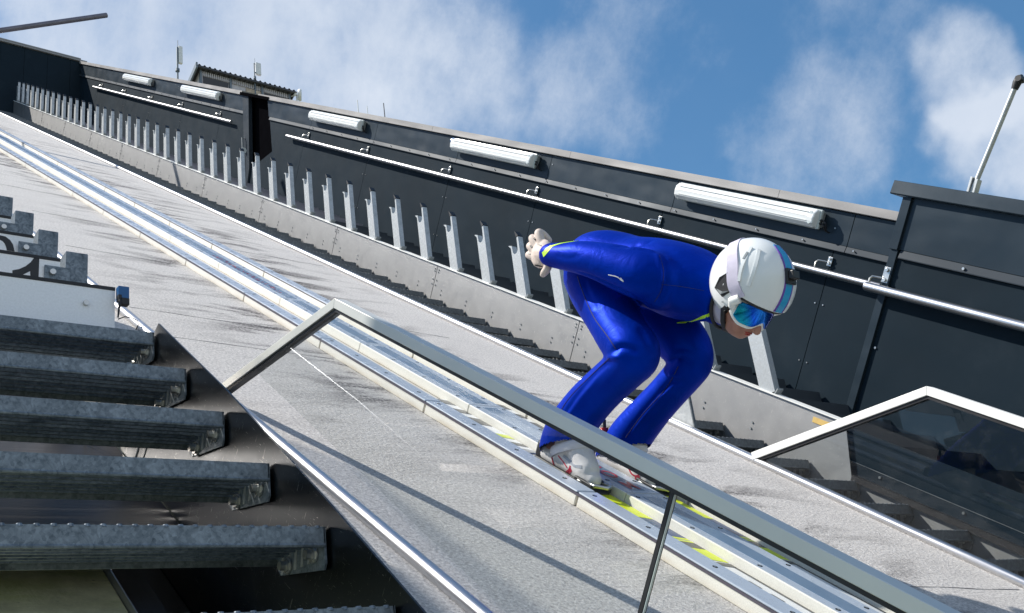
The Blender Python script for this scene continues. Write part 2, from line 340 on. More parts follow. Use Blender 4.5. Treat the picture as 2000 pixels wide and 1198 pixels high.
# ---------------------------------------------------------------- inrun track
tr = thing('inrun_track', (2.745, 0, 0), 'cream ski jump track with two grooves and a blue inlay down its middle', 'ski track')
J0, JP = 2.643, 1.045
bed = MB(); bed.box((2.50, -10.9, .002), (2.99, 26.6, .008)); bed.build('groove_bed', M['bed'], tr)
def side_board(k, sg):
    a, b = J0 + k * JP + .004, J0 + (k + 1) * JP - .004
    def U(u): return 2.745 + sg * (u - 2.745)
    m = MB(); m.box((min(U(2.434), U(2.513)), a + .003, .001), (max(U(2.434), U(2.513)), b - .003, .0395), 0)
    o = m.build('side_board', M['white'], tr, bevel=.002)
    m = MB(); m.box((min(U(2.431), U(2.51)), a - .004, .040), (max(U(2.431), U(2.51)), b + .004, .0475)); m.build('seal_strip', M['strip'], o)
    m = MB(); m.box((min(U(2.4315), U(2.515)), a, .048), (max(U(2.4315), U(2.515)), b, .0555)); m.build('top_cap', M['top'], o, bevel=.006)
def screws(rows, a, par, z):
    m = MB()
    for u in rows:
        for d in (.13, .43, .73, 1.005): 
            m.disc((u, a + d, z), (0, 0, 1), .0085, .0006, 10, 0); m.disc((u, a + d, z + .0006), (0, 0, 1), .0045, .0004, 6, 1)
    m.build('screws', [M['dark'], M['bolt']], par)
for k in range(-9, 23):
    side_board(k, 1); side_board(k, -1)
    a, b = J0 + k * JP, J0 + (k + 1) * JP
    m = MB(); m.box((2.655, a + .002, .009), (2.835, b - .002, .055)); cb = m.build('center_board', M['white'], tr, bevel=.003)
    m = MB(); m.box((2.659, a + .003, .0546), (2.831, b - .003, .0556)); m.build('board_top', M['top'], cb)
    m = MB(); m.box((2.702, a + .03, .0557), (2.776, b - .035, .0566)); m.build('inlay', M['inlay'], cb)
    if -3 <= k < 9:
        screws((2.677, 2.813), a, cb, .0556); screws((2.474,), a, cb, .0555); screws((3.016,), a, cb, .0555)
def letter(ch, u, s, n, size, mt, par, wide=1.0, tall=1.0, name='letter'):
    cu = bpy.data.curves.new('t', 'FONT'); cu.body = ch; cu.size = size; cu.extrude = .0004; cu.align_x = 'CENTER'; cu.offset = .0006
    t = bpy.data.objects.new('t', cu); COL.objects.link(t); bpy.context.view_layer.update()
    me = bpy.data.meshes.new_from_object(t.evaluated_get(bpy.context.evaluated_depsgraph_get())); bpy.data.objects.remove(t)
    o = Vector(par['_o'])
    for v in me.vertices: v.co = Vector((v.co.x * wide + u, v.co.y * tall + s, v.co.z + n)) - o
    me.materials.clear(); me.materials.append(mt); ob = bpy.data.objects.new(name, me); COL.objects.link(ob); ob.parent = par; return ob
for ch, s_ in (('.', 3.04), ('C', 2.905), ('O', 2.80), ('M', 2.685)):
    letter(ch, 2.739, s_, .0572, .085, M['red'], tr, .95, 1.25)
sc_ = MB()
random.seed(3)
for i in range(46):   # faint red scribbled lettering higher up the inlay
    s0 = 5.95 + i * .026; u0 = 2.722 + random.uniform(-.012, .012)
    sc_.tube([(u0, s0, .0570), (u0 + random.uniform(.005, .03), s0 + random.uniform(-.012, .02), .0570), (u0 + random.uniform(.0, .035), s0 + random.uniform(.0, .03), .0570)], .0012, 4)
sc_.build('handwriting', M['red'], tr)

# ---------------------------------------------------------------- edge tubes
m = MB(); m.tube([(1.54, s, .012) for s in (-10.5, 3, 12, 26.3)], .0215, 24); m.build('edge_tube', M['steel'], origin=(1.54, 0, 0), smooth=True, label='steel edge tube beside the near stairs along the turf', category='tube', group='edge tubes')
m = MB(); m.tube([(4.08, s, .014) for s in (-10.5, 3, 12, 26.3)], .0215, 24)
for s in (6.95, 13.4): m.tube([(4.08, s, .014), (4.08, s + .012, .014)], .0222, 24)
m.build('edge_tube', M['steel'], origin=(4.08, 0, 0), smooth=True, label='long bright steel edge tube between the turf and the far stairs', category='tube', group='edge tubes')

# ---------------------------------------------------------------- far staircase (plumb frame, treads level)
def make_tread(par, x0, x1, depth, lip, detail, bumps, name='tread'):
    """tread with its nose's top right corner at the local origin of the staircase + given offset"""
    m = MB()
    m.box((x0, 0, -lip), (x1, .006, 0))                 # front lip
    m.tube([(x0, .004, -lip), (x1, .004, -lip)], .006, 8)
    nr = 8
    for i in range(nr):
        y = .02 + (depth - .03) * i / (nr - 1)
        m.box((x0, y - .004, -.032), (x1, y + .004, -.006))
        m.box((x0, y - .011, -.008), (x1, y + .009, -.003))
    m.box((x0, depth - .005, -lip), (x1, depth, -.002))
    if bumps:
        n = int((x1 - x0) / .034)
        for i in range(n):
            x = x0 + (i + .5) * (x1 - x0) / n
            for y in (.006,): m.tube([(x, y, -.004), (x, y, .003)], [.009, .006], 8)
    return m
st = thing('metal_staircase', RW(4.45, 2.552, -.035), 'galvanised grating staircase running up beyond the far edge tube', 'staircase', frame='p')
lab_tread = None
first = None
for k in range(-9, 74):
    s = 2.552 + .3205 * k
    wx, wy, wz = RW(4.79, s, -.035)
    if first is None or k in (-9,):
        mm = make_tread(None, -.655, 0, .23, .045, True, True)
        ob = mm.build('tread', M['tread'], None, origin=(0, 0, 0), frame='p'); first = ob; ob.parent = st
    else:
        ob = first.copy(); COL.objects.link(ob); ob.parent = st
    ob.location = Vector((wx, wy, wz)) - Vector(st['_o'])
    if -2 <= k <= 9:
        if k == -2:
            b = MB(); b.prism([(-.004, .0, 0), (-.004, .23, 0), (-.004, .23, -.05), (-.004, .205, -.075), (-.004, .02, -.085), (-.004, .0, -.06)], (.006, 0, 0))
            for i in range(5): b.prism([(-.0062, .045 + i * .04, -.012), (-.0062, .062 + i * .04, -.012), (-.0062, .072 + i * .04, -.07), (-.0062, .055 + i * .04, -.07)], (.0016, 0, 0), 1)
            b.disc((-.02, .045, -.045), (1, 0, 0), .011, .02, 6, 1); b.disc((-.02, .18, -.045), (1, 0, 0), .011, .02, 6, 1)
            br = b.build('bracket', [M['tread'], M['galv']], None, origin=(0, 0, 0), frame='p'); brk0 = br
        else:
            br = brk0.copy(); COL.objects.link(br)
        br.parent = ob
# stringers on which the edge tube side of the stair rests
m = MB(); m.box((4.118, -10.5, -.45), (4.126, 26.3, -.02)); s0 = m.build('stringer', M['plate'], None, origin=(0, 0, 0)); 
s0.parent = st; s0.rotation_euler = (TH, 0, 0); s0.location = -Vector(st['_o'])

# far side plate that carries the posts
m = MB(); m.prism([(4.80, 26.5, -.5), (4.80, 26.5, .226), (4.80, 3.36, .226), (4.80, 3.23, -.042), (4.80, -9, -.042), (4.80, -9, -.5)], (.006, 0, 0))
pl = m.build('side_plate', M['plate'], origin=(4.8, 3.3, 0), label='scratched aluminium side plate below the row of galvanised posts', category='side plate')
m = MB(); m.box((4.785, 3.37, .2265), (4.86, 26.5, .233)); m.build('top_flange', M['rail_far'], pl)
m = MB(); 
for j in range(14):
    s = 5.63 + j * 1.94
    m.box((4.7985, s, -.30), (4.7998, s + .003, .225))
m.build('seam', M['dark'], pl)
RV = []
for j in range(14):
    s = 5.63 + j * 1.94
    RV += [(4.7945, s + ds, n) for ds in (-.03, .03) for n in (.06, .10, .17, .19)]
for j in range(60):
    s = 3.95 + j * .387
    if s < 26: RV += [(4.7945, s, .0), (4.7945, s, .035)]
dots(RV, (1, 0, 0), .006, .006, 'rivet', M['housing'], pl)
m = MB(); m.box((4.7965, 3.40, .165), (4.7995, 3.56, .195)); m.build('sticker', M['bronze'], pl)
m = MB(); m.box((4.775, -9, -.041), (4.812, 3.22, -.012)); m.build('channel', M['black'], pl)
m = MB(); m.prism([(4.135, 3.74, .0), (4.135, 3.93, .27), (4.135, 4.06, .18), (4.135, 4.06, -.06), (4.135, 3.90, -.06)], (.006, 0, 0)); o_ = m.build('stair_gate_plate', M['galv'], origin=(4.135, 3.8, 0), label='small galvanised plate standing on the far stairs behind the far shin', category='metal plate')
m = MB(); m.prism([(4.130, 3.732, .0), (4.130, 3.922, .27), (4.130, 3.931, .27), (4.130, 3.741, .0)], (.016, 0, 0)); m.build('edge_angle', M['tread'], o_)
# dark fascia above the channel beyond the far glass
m = MB(); m.prism([(4.82, 3.32, -.02), (4.82, 3.45, .21), (4.82, -9, .21), (4.82, -9, -.02)][::-1], (.008, 0, 0))
fa = m.build('dark_fascia', M['clad_low'], origin=(4.82, 3, 0), label='dark fascia panel behind the far glass balustrade', category='panel')
m = MB(); m.box((4.8185, -9, .045), (4.8199, 3.3, .048), 0)
for s in (3.09, 2.617, 2.14, 1.67): m.disc((4.814, s, .024), (1, 0, 0), .007, .006, 10, 0)
m.build('seam', M['bolt'], fa)

# walkway steps between plate and wall
wk = thing('walkway_steps', RW(5.5, 3.4, 0), 'dark plate walkway steps at the foot of the cladding wall behind the posts', 'steps', frame='p')
def steps(k0, k1, mt, name):
    m = MB()
    for k in range(k0, k1):
        s = 4.60 + .32 * k; x, y, z = RW(4.87, s, .135)
        m.box((4.87, y, z - .42), (6.19, y + .262, z))
    ob = m.build(name, mt, wk)
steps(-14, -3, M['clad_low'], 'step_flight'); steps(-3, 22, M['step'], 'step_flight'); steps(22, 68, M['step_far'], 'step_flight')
# ---------------------------------------------------------------- galvanised hook posts
def make_post():
    o = thing('hook_post', (0, 0, 0), 'x', 'post', 'galvanised hook posts in a row on the side plate', 'p')
    prof = [(0, 0), (.10, 0), (.10, .435), (.122, .462), (.126, .468), (.108, .462), (.086, .45)]
    for i in range(9):
        a = math.pi * i / 8; prof.append((.053 + .031 * math.cos(a), .405 - .034 * math.sin(a)))
    prof += [(.020, .43), (.018, .495), (0, .495)]
    m = MB(); m.prism([(0, y, z) for y, z in prof], (.046, 0, 0)); m.build('shaft', M['galv'], o)
    m = MB(); m.prism([(-.003, .002, .4955), (-.003, .020, .4955), (-.003, .030, .545), (-.003, .024, .548), (-.003, -.004, .50)], (.050, 0, 0)); m.build('rubber_pad', M['black'], o)
    m = MB(); m.prism([(0, -.022, .012), (0, .118, -.086), (0, .118, -.094), (0, -.022, .004)], (.05, 0, 0)); m.disc((.02, -.014, -.001), (0, 0, 1), .009, .014, 6); m.disc((.02, .109, -.001), (0, 0, 1), .009, .012, 6); m.build('foot', M['housing'], o)
    return o
post0 = make_post()
NP = 47
ORD = ['first', 'second', 'third', 'fourth', 'fifth', 'sixth', 'seventh', 'eighth', 'ninth', 'tenth', 'eleventh', 'twelfth', 'thirteenth', 'fourteenth', 'fifteenth', 'sixteenth', 'seventeenth', 'eighteenth']
for k in range(NP):
    s = 3.86 + .4875 * k
    x, y, z = RW(4.805, s, .247)
    if k == 0: lb = 'largest hook post, nearest the lower end of the side plate, below the chin'
    elif k < 5: lb = {1: 'hook post half hidden behind the far thigh and chest of the ski jumper', 2: 'hook post covered by the thighs of the ski jumper', 3: 'hook post covered by the hips of the ski jumper', 4: 'hook post just below the gloved hand of the ski jumper'}[k]
    elif k < 17: lb = 'hook post, %s one uphill from the gloved hand' % ORD[k - 5]
    elif k < 29: lb = 'slim hook post, %s one uphill of the dark doorway' % ORD[k - 17]
    else: lb = 'tiny distant hook post, %s from the top end of the row' % ORD[46 - k]
    if k == 0: post0.location = (x, y, z); post0['label'] = lb
    else: dup(post0, (x, y, z), lb)

# ---------------------------------------------------------------- far clad wall
wl = thing('clad_wall', (6.2, 4.3, 0), 'long anthracite sheet metal wall with grey coping beyond the posts', 'wall')
m = MB()
V6 = lambda u, pts: [(u, a_, b_) for a_, b_ in pts]
m.prism(V6(6.235, [(27.4, -.5), (27.4, 1.385), (16.40, 1.385), (15.62, .2), (15.46, -.5)]), (.25, 0, 0))
m.prism(V6(6.235, [(4.25, -.5), (15.44, -.5), (15.50, .20), (15.53, .332), (14.87, .673), (15.40, 1.371), (15.40, 1.385), (4.25, 1.385)]), (.25, 0, 0))
m.build('core', M['dark'], wl)
UJ = [27.3, 24.6, 22.87, 21.02, 19.1, 17.13]; UJ2 = [15.42, 13.74, 11.85, 9.91, 8.255, 6.495, 4.715, 4.27]
def panels(js, u, n0, n1, name, mt, gap=.005):
    for a, b in zip(js[:-1], js[1:]):
        lo, hi = min(a, b) + gap / 2, max(a, b) - gap / 2
        q = MB(); q.box((u, lo, n0), (u + .02, hi, n1)); q.build(name, mt, wl, bevel=.0015)
panels(UJ, 6.20, 1.153, 1.383, 'upper_panel', M['clad']); q = MB(); q.prism(V6(6.20, [(17.127, 1.153), (17.127, 1.383), (16.39, 1.383), (16.24, 1.153)]), (.02, 0, 0)); q.build('upper_panel', M['clad'], wl)
panels(UJ2[1:], 6.20, 1.153, 1.383, 'upper_panel', M['clad'])
q = MB(); q.prism([(6.20, 13.742, 1.153), (6.20, 15.24, 1.153), (6.20, 15.41, 1.383), (6.20, 13.742, 1.383)], (.02, 0, 0)); q.build('upper_panel', M['clad'], wl)
LJ = [27.3, 25.0, 22.9, 21.05, 19.15, 17.22]; LJ2 = [13.86, 11.93, 9.99, 8.36, 6.60, 4.82, 4.27]
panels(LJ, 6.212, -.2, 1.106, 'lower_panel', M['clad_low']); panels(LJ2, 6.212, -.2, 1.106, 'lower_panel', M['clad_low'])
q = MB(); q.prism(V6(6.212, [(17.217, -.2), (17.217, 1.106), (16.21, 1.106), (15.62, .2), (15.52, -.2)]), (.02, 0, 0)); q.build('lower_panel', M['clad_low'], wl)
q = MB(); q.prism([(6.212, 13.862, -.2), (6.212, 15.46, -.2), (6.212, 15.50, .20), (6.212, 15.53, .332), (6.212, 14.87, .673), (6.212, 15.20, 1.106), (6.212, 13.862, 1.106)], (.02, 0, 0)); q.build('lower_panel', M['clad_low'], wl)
for a, b in zip(UJ + [16.42], (UJ + [16.42])[1:]):
    b = 16.24 if b == 16.42 else b
    q = MB(); q.prism([(6.190, b + .003, 1.108), (6.190, b + .003, 1.112), (6.199, b + .003, 1.1515), (6.211, b + .003, 1.1515), (6.211, b + .003, 1.108)], (0, a - b - .006, 0)); q.build('ledge', M['ledge'], wl)
for a, b in zip(UJ2, UJ2[1:]):
    a = 15.2 if a > 15 else a
    q = MB(); q.prism([(6.190, b + .003, 1.108), (6.190, b + .003, 1.112), (6.199, b + .003, 1.1515), (6.211, b + .003, 1.1515), (6.211, b + .003, 1.108)], (0, a - b - .006, 0)); q.build('ledge', M['ledge'], wl)
CJ = [27.0, 23.86, 21.19, 18.54, 16.42]; CJ2 = [15.75, 13.03, 10.50, 7.95, 5.40, 4.31]
for js in (CJ, CJ2):
    for a, b in zip(js, js[1:]):
        q = MB(); q.prism([(6.170, b + .002, 1.388), (6.166, b + .002, 1.392), (6.168, b + .002, 1.451), (6.50, b + .002, 1.462), (6.50, b + .002, 1.388)], (0, a - b - .004, 0)); q.build('coping', M['coping'], wl)
RV = []
for js, n, u, off in ((UJ + [16.5], 1.133, 6.180, .45), (UJ2[1:], 1.133, 6.180, .45)):
    s = js[0] - .1
    while s > js[-1] + .1:
        RV.append((u, s, n)); s -= off
for js in (LJ, LJ2):
    for s in js[1:-1]:
        RV += [(6.207, s + d, n) for d in (-.035, .035) for n in (.30, .72)]
RV += [(6.195, 4.85, 1.26), (6.195, 8.22, 1.30)]
dots(RV, (1, 0, 0), .0055, .010, 'rivet', M['bolt'], wl)
# doorway frame, and a black sheet standing in for the shade inside
q = MB(); q.prism(V6(6.185, [(16.41, 1.385), (16.16, 1.385), (15.52, .34), (15.45, .0), (15.56, .0), (15.63, .2)]), (.06, 0, 0)); q.build('door_jamb', M['ledge'], wl)
q = MB(); q.box((6.15, 15.3, 1.386), (6.45, 16.45, 1.43)); q.build('door_lintel', M['dark'], wl)
q = MB(); q.box((6.30, 14.6, -.5), (6.32, 16.6, 1.38)); q.build('door_shade_sheet', M['dark'], wl)
q = MB(); q.tube([(6.18, 15.80, .55), (6.14, 15.80, .55), (6.14, 15.94, .75), (6.18, 15.94, .75)], .01, 8); q.build('door_handle', M['housing'], wl, smooth=True)
# bollard lamp in front of the doorway
bl = thing('bollard_lamp', RW(5.9, 14.9, .2), 'small pale bollard with a round head in front of the dark doorway', 'bollard', frame='p')
bx, by, bz = RW(5.9, 14.9, .2)
q = MB(); q.tube([(bx, by, bz - .1), (bx, by, bz + .42)], .028, 16); q.build('shaft', M['galv'], bl, smooth=True)
q = MB(); q.tube([(bx, by - .02, bz + .46), (bx, by + .03, bz + .48)], .045, 20); q.build('head', M['cap'], bl, smooth=True)

# handrails on the wall
def handrail(u, s0, s1, r, brs, label, big=1.0):
    o = thing('handrail', (u, s0, .94), label, 'handrail', 'stainless handrails on the cladding wall')
    n = .925 if u < 6.1 else .944
    q = MB(); q.tube([(u, s0, n), (u, (s0 + s1) / 2, n), (u, s1, n)], r, 20); q.build('tube', M['steel'], o, smooth=True)
    for s in brs:
        k = big
        q = MB(); q.box((6.198 if u > 6.1 else 6.085, s - .018 * k, n + .05), ((6.206 if u > 6.1 else 6.095), s + .018 * k, n + .115 * k)); q.disc(((6.187 if u > 6.1 else 6.072), s, n + .067), (1, 0, 0), .010 * k, .014, 8); q.disc(((6.187 if u > 6.1 else 6.072), s, n + .100 * k), (1, 0, 0), .010 * k, .014, 8)
        b = q.build('bracket', M['bolt'], o, bevel=.001)
        w0 = 6.2 if u > 6.1 else 6.09
        q = MB(); q.tube([(w0, s + .0, n + .075), (w0 - .02, s + .03, n + .075), (u + .012, s + .07, n + .072), (u, s + .075, n + .055), (u, s + .075, n + r)], .0065 * k, 8); q.build('arm', M['bolt'], b, smooth=True)
handrail(6.150, 25.2, 16.55, .023, [24.71, 22.87, 21.01, 19.19, 17.23], 'upper stainless handrail on the wall, uphill of the doorway')
handrail(6.150, 14.32, 4.33, .023, [13.74, 11.96, 10.0, 8.37, 6.60, 4.82], 'long stainless handrail on the wall passing behind the helmet')
handrail(6.035, 4.36, -6, .031, [4.27, 1.8, -1], 'thick stainless handrail on the taller wall block at right', 1.35)

# lamps
def lamp(s0, s1, label, bluecap=False):
    o = thing('wall_lamp', (6.15, (s0 + s1) / 2, 1.3), label, 'lamp', 'tube lamps on the cladding wall')
    q = MB(); n0, n1 = 1.228, 1.362
    q.box((6.15, s0, n0 + .012), (6.197, s1, n1 - .012)); q.build('housing', M['housing'], o, bevel=.006)
    prof = [(6.15, n0), (6.115, n0 + .004), (6.088, n0 + .03), (6.082, (n0 + n1) / 2), (6.088, n1 - .03), (6.115, n1 - .004), (6.15, n1)]
    q = MB(); q.prism([(u, s0 + .012, n) for u, n in prof], (0, s1 - s0 - .012, 0)); q.build('diffuser', M['diffuser'], o, bevel=.012)
    q = MB()
    for nn_ in (1.268, 1.298, 1.330): q.box((6.0805, s0 + .07, nn_), (6.0835 + abs(nn_ - 1.295) * .1, s1 - .05, nn_ + .003))
    q.build('reflector_line', M['rail'], o)
    q = MB(); q.box((6.14, s0 - .006, n0 - .003), (6.165, s1 + .006, n1 + .003)); q.build('seal', M['cap'], o, bevel=.006)
    q = MB()
    for n in (1.265, 1.325): q.disc((6.086, s0 + .045, n), (1, 0, 0), .016, .02, 12)
    q.build('end_clip', M['cap'], o)
    q = MB()
    for d in (0, .022):
        q.tube([(6.15, s0, 1.29 - d), (6.145, s0 - .03, 1.29 - d), (6.14, s0 - .06 + d * .3, 1.275 - d), (6.15, s0 - .065 + d * .5, 1.245 - d * .5), (6.17, s0 - .06, 1.225), (6.205, s0 - .06, 1.22)], .0055, 8)
        q.disc((6.15, s0 + .004, 1.29 - d), (0, -1, 0), .010, .022, 8)
    q.build('cable', M['black'], o, smooth=True)
    if bluecap:
        q = MB(); q.disc((6.14, s1 + .005, 1.33), (0, 1, 0), .033, .045, 14); q.build('blue_plug', M['blue'], o, bevel=.004)
lamp(4.955, 6.40, 'longest frosted tube lamp on the wall, directly above the helmet')
lamp(8.43, 9.93, 'frosted tube lamp with a blue plug at its upper end, third from the doorway side', True)
lamp(12.14, 13.64, 'frosted tube lamp on the wall just right of the dark doorway')
lamp(17.30, 19.12, 'frosted tube lamp just left of the dark doorway, under the roofed cabin', True)
lamp(21.06, 22.86, 'smallest farthest frosted tube lamp near the upper wall corner')

# portal block at right
po = thing('wall_block', (6.1, 4.25, 0), 'taller anthracite wall block with overhanging coping at the right edge', 'wall')
q = MB(); q.box((6.125, -9, -.5), (6.6, 4.27, 1.60)); q.build('core', M['dark'], po)
q = MB(); q.box((6.095, -9, 1.205), (6.124, 4.235, 1.60)); q.build('upper_panel', M['clad'], po, bevel=.002)
for a, b in ((4.235, 1.75), (1.745, -1), (-1.005, -9)):
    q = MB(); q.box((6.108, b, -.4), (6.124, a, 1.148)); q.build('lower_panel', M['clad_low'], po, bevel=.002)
q = MB(); q.prism([(6.085, -9, 1.150), (6.085, -9, 1.156), (6.097, -9, 1.203), (6.124, -9, 1.203), (6.124, -9, 1.150)], (0, 13.22, 0)); q.build('ledge', M['ledge'], po)
q = MB(); q.box((6.088, 4.236, -.4), (6.13, 4.292, 1.199)); q.box((6.075, 4.236, 1.20), (6.13, 4.30, 1.545)); q.build('corner_trim', M['clad'], po, bevel=.002)
q = MB(); q.prism([(6.05, -9, 1.548), (6.045, -9, 1.556), (6.055, -9, 1.640), (6.65, -9, 1.652), (6.65, -9, 1.548)], (0, 13.385, 0)); q.build('coping', M['clad'], po, bevel=.003)
q = MB(); q.disc((6.078, 3.75, 1.175), (1, 0, 0), .009, .01, 10); q.disc((6.10, 4.21, .55), (1, 0, 0), .008, .01, 10); q.disc((6.10, 4.18, .10), (1, 0, 0), .008, .01, 10); q.build('rivets', M['bolt'], po)

# mast on the block
ms = thing('signal_mast', (6.3, 3.97, 1.62), 'slim grey pole with a black knuckle on top, on the right wall block', 'pole')
q = MB(); q.tube([(6.3, 3.985, 1.60), (6.3, 3.89, 2.36)], .0165, 16); q.build('pole', M['galv'], ms, smooth=True)
q = MB(); q.box((6.275, 3.985, 1.60), (6.325, 4.0, 1.76)); q.box((6.275, 3.945, 1.60), (6.325, 3.960, 1.75)); q.build('clamp', M['galv'], ms, bevel=.002)
q = MB(); q.tube([(6.3, 3.892, 2.335), (6.3, 3.888, 2.375), (6.3, 3.88, 2.40), (6.3, 3.86, 2.412)], [.021, .027, .03, .022], 16); q.tube([(6.27, 3.872, 2.40), (6.33, 3.872, 2.40)], .02, 12); q.build('knuckle', M['black'], ms, smooth=True)

# upper end wall, plumb, facing downhill
ew = thing('end_wall', (1.6, 21.3, 15), 'shaded dark panelled end wall across the top of the inrun at left', 'wall', frame='p')
q = MB(); q.box((-4, 21.33, 12), (6.7, 21.6, 16.66)); q.build('core', M['dark'], ew)
x = 6.47
for k in range(18):
    q = MB(); q.box((x - .495, 21.30, 12.3), (x, 21.328, 16.655)); q.build('panel', M['clad_low'], ew, bevel=.002); x -= .5
q = MB(); q.box((-4, 21.26, 16.66), (6.34, 21.65, 16.70)); q.box((-4, 21.27, 16.715), (6.2, 21.6, 16.745)); q.build('coping', M['coping'], ew)

# ---------------------------------------------------------------- near side: stringer, treads, sheet
ns = thing('near_staircase', cam_plumb(.8, 2.4, .5), 'weathered galvanised open stairs seen from below at lower left', 'staircase', frame='p')
for k in range(0, 7):
    y, z = 3.571 - .2955 * k, 1.508 - .2415 * k
    X0 = .18
    mm = make_tread(None, X0 - 1.29, 0, .27, .046, True, k >= 4)
    ob = mm.build('tread', M['galv_dark'], None, origin=(0, 0, 0), frame='p'); ob.parent = ns
    ob.location = Vector(cam_plumb(1.29, y, z)) - Vector(ns['_o'])
    b = MB(); pf = [(.0, 0), (.27, 0), (.27, -.03), (.262, -.06), (.245, -.075), (.01, -.105), (.0, -.09)]
    b.prism([(-.003, py, pz) for py, pz in pf], (.005, 0, 0))
    for i in range(6): b.prism([(-.0048, .03 + i * .038, -.020), (-.0048, .042 + i * .038, -.020), (-.0048, .055 + i * .038, -.075), (-.0048, .043 + i * .038, -.075)], (.0017, 0, 0), 1)
    br = b.build('bracket', [M['galv_dark'], M['galv']], None, origin=(0, 0, 0), frame='p'); br.parent = ob
    b = MB()
    for py in (.055, .20):
        b = MB(); b.disc((-.030, py, -.058), (1, 0, 0), .012, .028, 8); b.disc((-.014, py, -.058), (1, 0, 0), .019, .006, 6); b.disc((-.008, py, -.058), (1, 0, 0), .022, .004, 16)
        bo = b.build('bolt', M['bolt'], None, origin=(0, 0, 0), frame='p'); bo.parent = ob
m = MB(); poly = [(3.79, .222), (3.075, .19), (2.675, .159), (2.298, .128), (1.782, .078), (1.0, .0), (-1.0, -.2), (-3, -.4), (-3, -1.6), (3.9, -1.2), (3.86, .1)]
m.prism([(1.30, s, n) for s, n in poly], (.006, 0, 0)); m.build('stair_side_plate', M['polished'], origin=(1.3, 3, 0), label='polished steel side plate of the near stairs, edge rising past the turf', category='side plate')
m = MB(); m.box((-.2, 2.915, -.304), (1.295, 6.5, -.300)); m.build('soffit_sheet', M['steel_x'], origin=(.5, 3, -.3), label='brushed steel sheet seen between the open treads of the near stairs', category='metal sheet')
m = MB(); m.box((-.6, 0, -.60), (1.08, 3.7, -.45)); m.build('concrete_slab', M['moss'], origin=(.4, 1, -.6), label='mossy pitted concrete slab under the near stairs at bottom left', category='concrete slab')
m = MB(); m.box((1.083, 0, -.52), (1.17, 3.7, -.42)); m.box((1.171, 0, -.60), (1.298, 3.7, -.49)); m.build('floor_beam', M['beam'], origin=(1.1, 1, -.5), bevel=.003, label='grey steel beam running down beside the mossy concrete', category='beam')
# hanger rods with clamps under the sheet
for s, lb in ((3.42, 'thin hanger rod under the sheet, behind the fourth tread'), (3.95, 'thin hanger rod under the sheet, behind the second tread')):
    m = MB(); m.tube([(1.18, s, -.296), (1.18, s - .05, -.08)], .004, 8); m.box((1.165, s - .01, -.10), (1.195, s + .01, -.085)); m.tube([(1.205, s, -.296), (1.205, s - .05, -.09)], .003, 8)
    m.build('hanger_rod', M['bolt'], origin=(1.18, s, -.3), label=lb, category='rod', group='hanger rods')

# start bench boards and square blocks, plumb
BP = cam_plumb
blk = [(4.2, 1.152, 1.242, 2.094), (4.64, 1.150, 1.238, 2.402), (5.08, 1.148, 1.236, 2.712), (5.52, 1.146, 1.234, 3.020), (5.96, 1.144, 1.232, 3.33), (6.4, 1.142, 1.23, 3.64)]
names = ['lowest square galvanised block, beside the white sensor board', 'second square galvanised block above the sensor board', 'third square galvanised block above the sensor board', 'square galvanised block cut by the left picture edge', 'highest square galvanised block', 'hidden square galvanised block']
for i, (Y, a, b, zt) in enumerate(blk[:5]):
    p0 = BP(a, Y, zt - .62); p1 = BP(b, Y + .09, zt)
    m = MB(); m.box(p0, p1); o = m.build('square_block', M['galv_dark'], origin=((p0[0] + p1[0]) / 2, p0[1], p0[2]), frame='p', bevel=.004, label=names[i], category='steel post', group='square galvanised blocks')
    m = MB(); q0 = BP(1.055, Y - .062, zt - .165); q1 = BP(a + .0, Y - .056, zt - .108); m.box(q0, q1); m.box(BP(a - .006, Y - .055, zt - .165), BP(a - .0005, Y + .03, zt - .108)); m.disc(BP(1.085, Y - .062, zt - .137), (0, -1, 0), .012, .012, 12, 1)
    m.build('angle_bracket', [M['galv_dark'], M['bolt']], o)
bd = [(3.75, 1.209, 1.747, .0), (4.15, 1.117, 2.028, 0), (4.60, 1.121, 2.343, 0), (5.05, 1.123, 2.655, 0), (5.5, 1.12, 2.96, 0)]
bl_ = ['wide speckled white board with bolt and blue sensor at its end', 'white board strip with a black painted numeral above the sensor board', 'white board strip with a black painted arc', 'narrow white board strip at the left edge below the block', 'topmost white board strip']
ink2 = [[(.938, 1.931), (.938, 1.947), (.962, 1.956), (.985, 1.972), (1.004, 1.993), (1.016, 2.014), (1.036, 2.014), (1.036, 1.928), (1.0055, 1.928), (1.0035, 1.954), (.971, 1.930)]]
ink3 = [[(.90, 2.312), (.982, 2.318), (1.004, 2.316), (1.024, 2.302), (1.037, 2.282), (1.0445, 2.25), (1.013, 2.25), (1.009, 2.266), (1.002, 2.282), (.993, 2.292), (.98, 2.297), (.90, 2.294)]]
for i, (Y, ur, zt, _) in enumerate(bd[:4]):
    o = MB().box(BP(.30, Y, zt - .20), BP(ur, Y + .012, zt - .0135)).build('bench_board', M['board'], origin=BP(.75, Y, zt - .2), frame='p', label=bl_[i], category='board', group='white bench boards')
    MB().box(BP(.30, Y - .003, zt - .013), BP(ur, Y + .05, zt)).build('black_trim', M['black'], o)
    for pol in (ink2 if i == 1 else ink3 if i == 2 else []):
        MB().prism([BP(u, Y - .0015, z) for u, z in pol], (0, .001, 0)).build('numeral', M['ink'], o)
    if i == 0: MB().disc(BP(1.103, Y, 1.668), (0, -1, 0), .0105, .012, 12).build('bolt', M['bolt'], o, smooth=True)
sn = thing('sensor', BP(1.23, 3.72, 1.69), 'blue light barrier sensor with black cable on the end of the white board', 'sensor', frame='p')
MB().box(BP(1.2105, 3.715, 1.694), BP(1.251, 3.745, 1.742)).build('case', M['blue'], sn, bevel=.002)
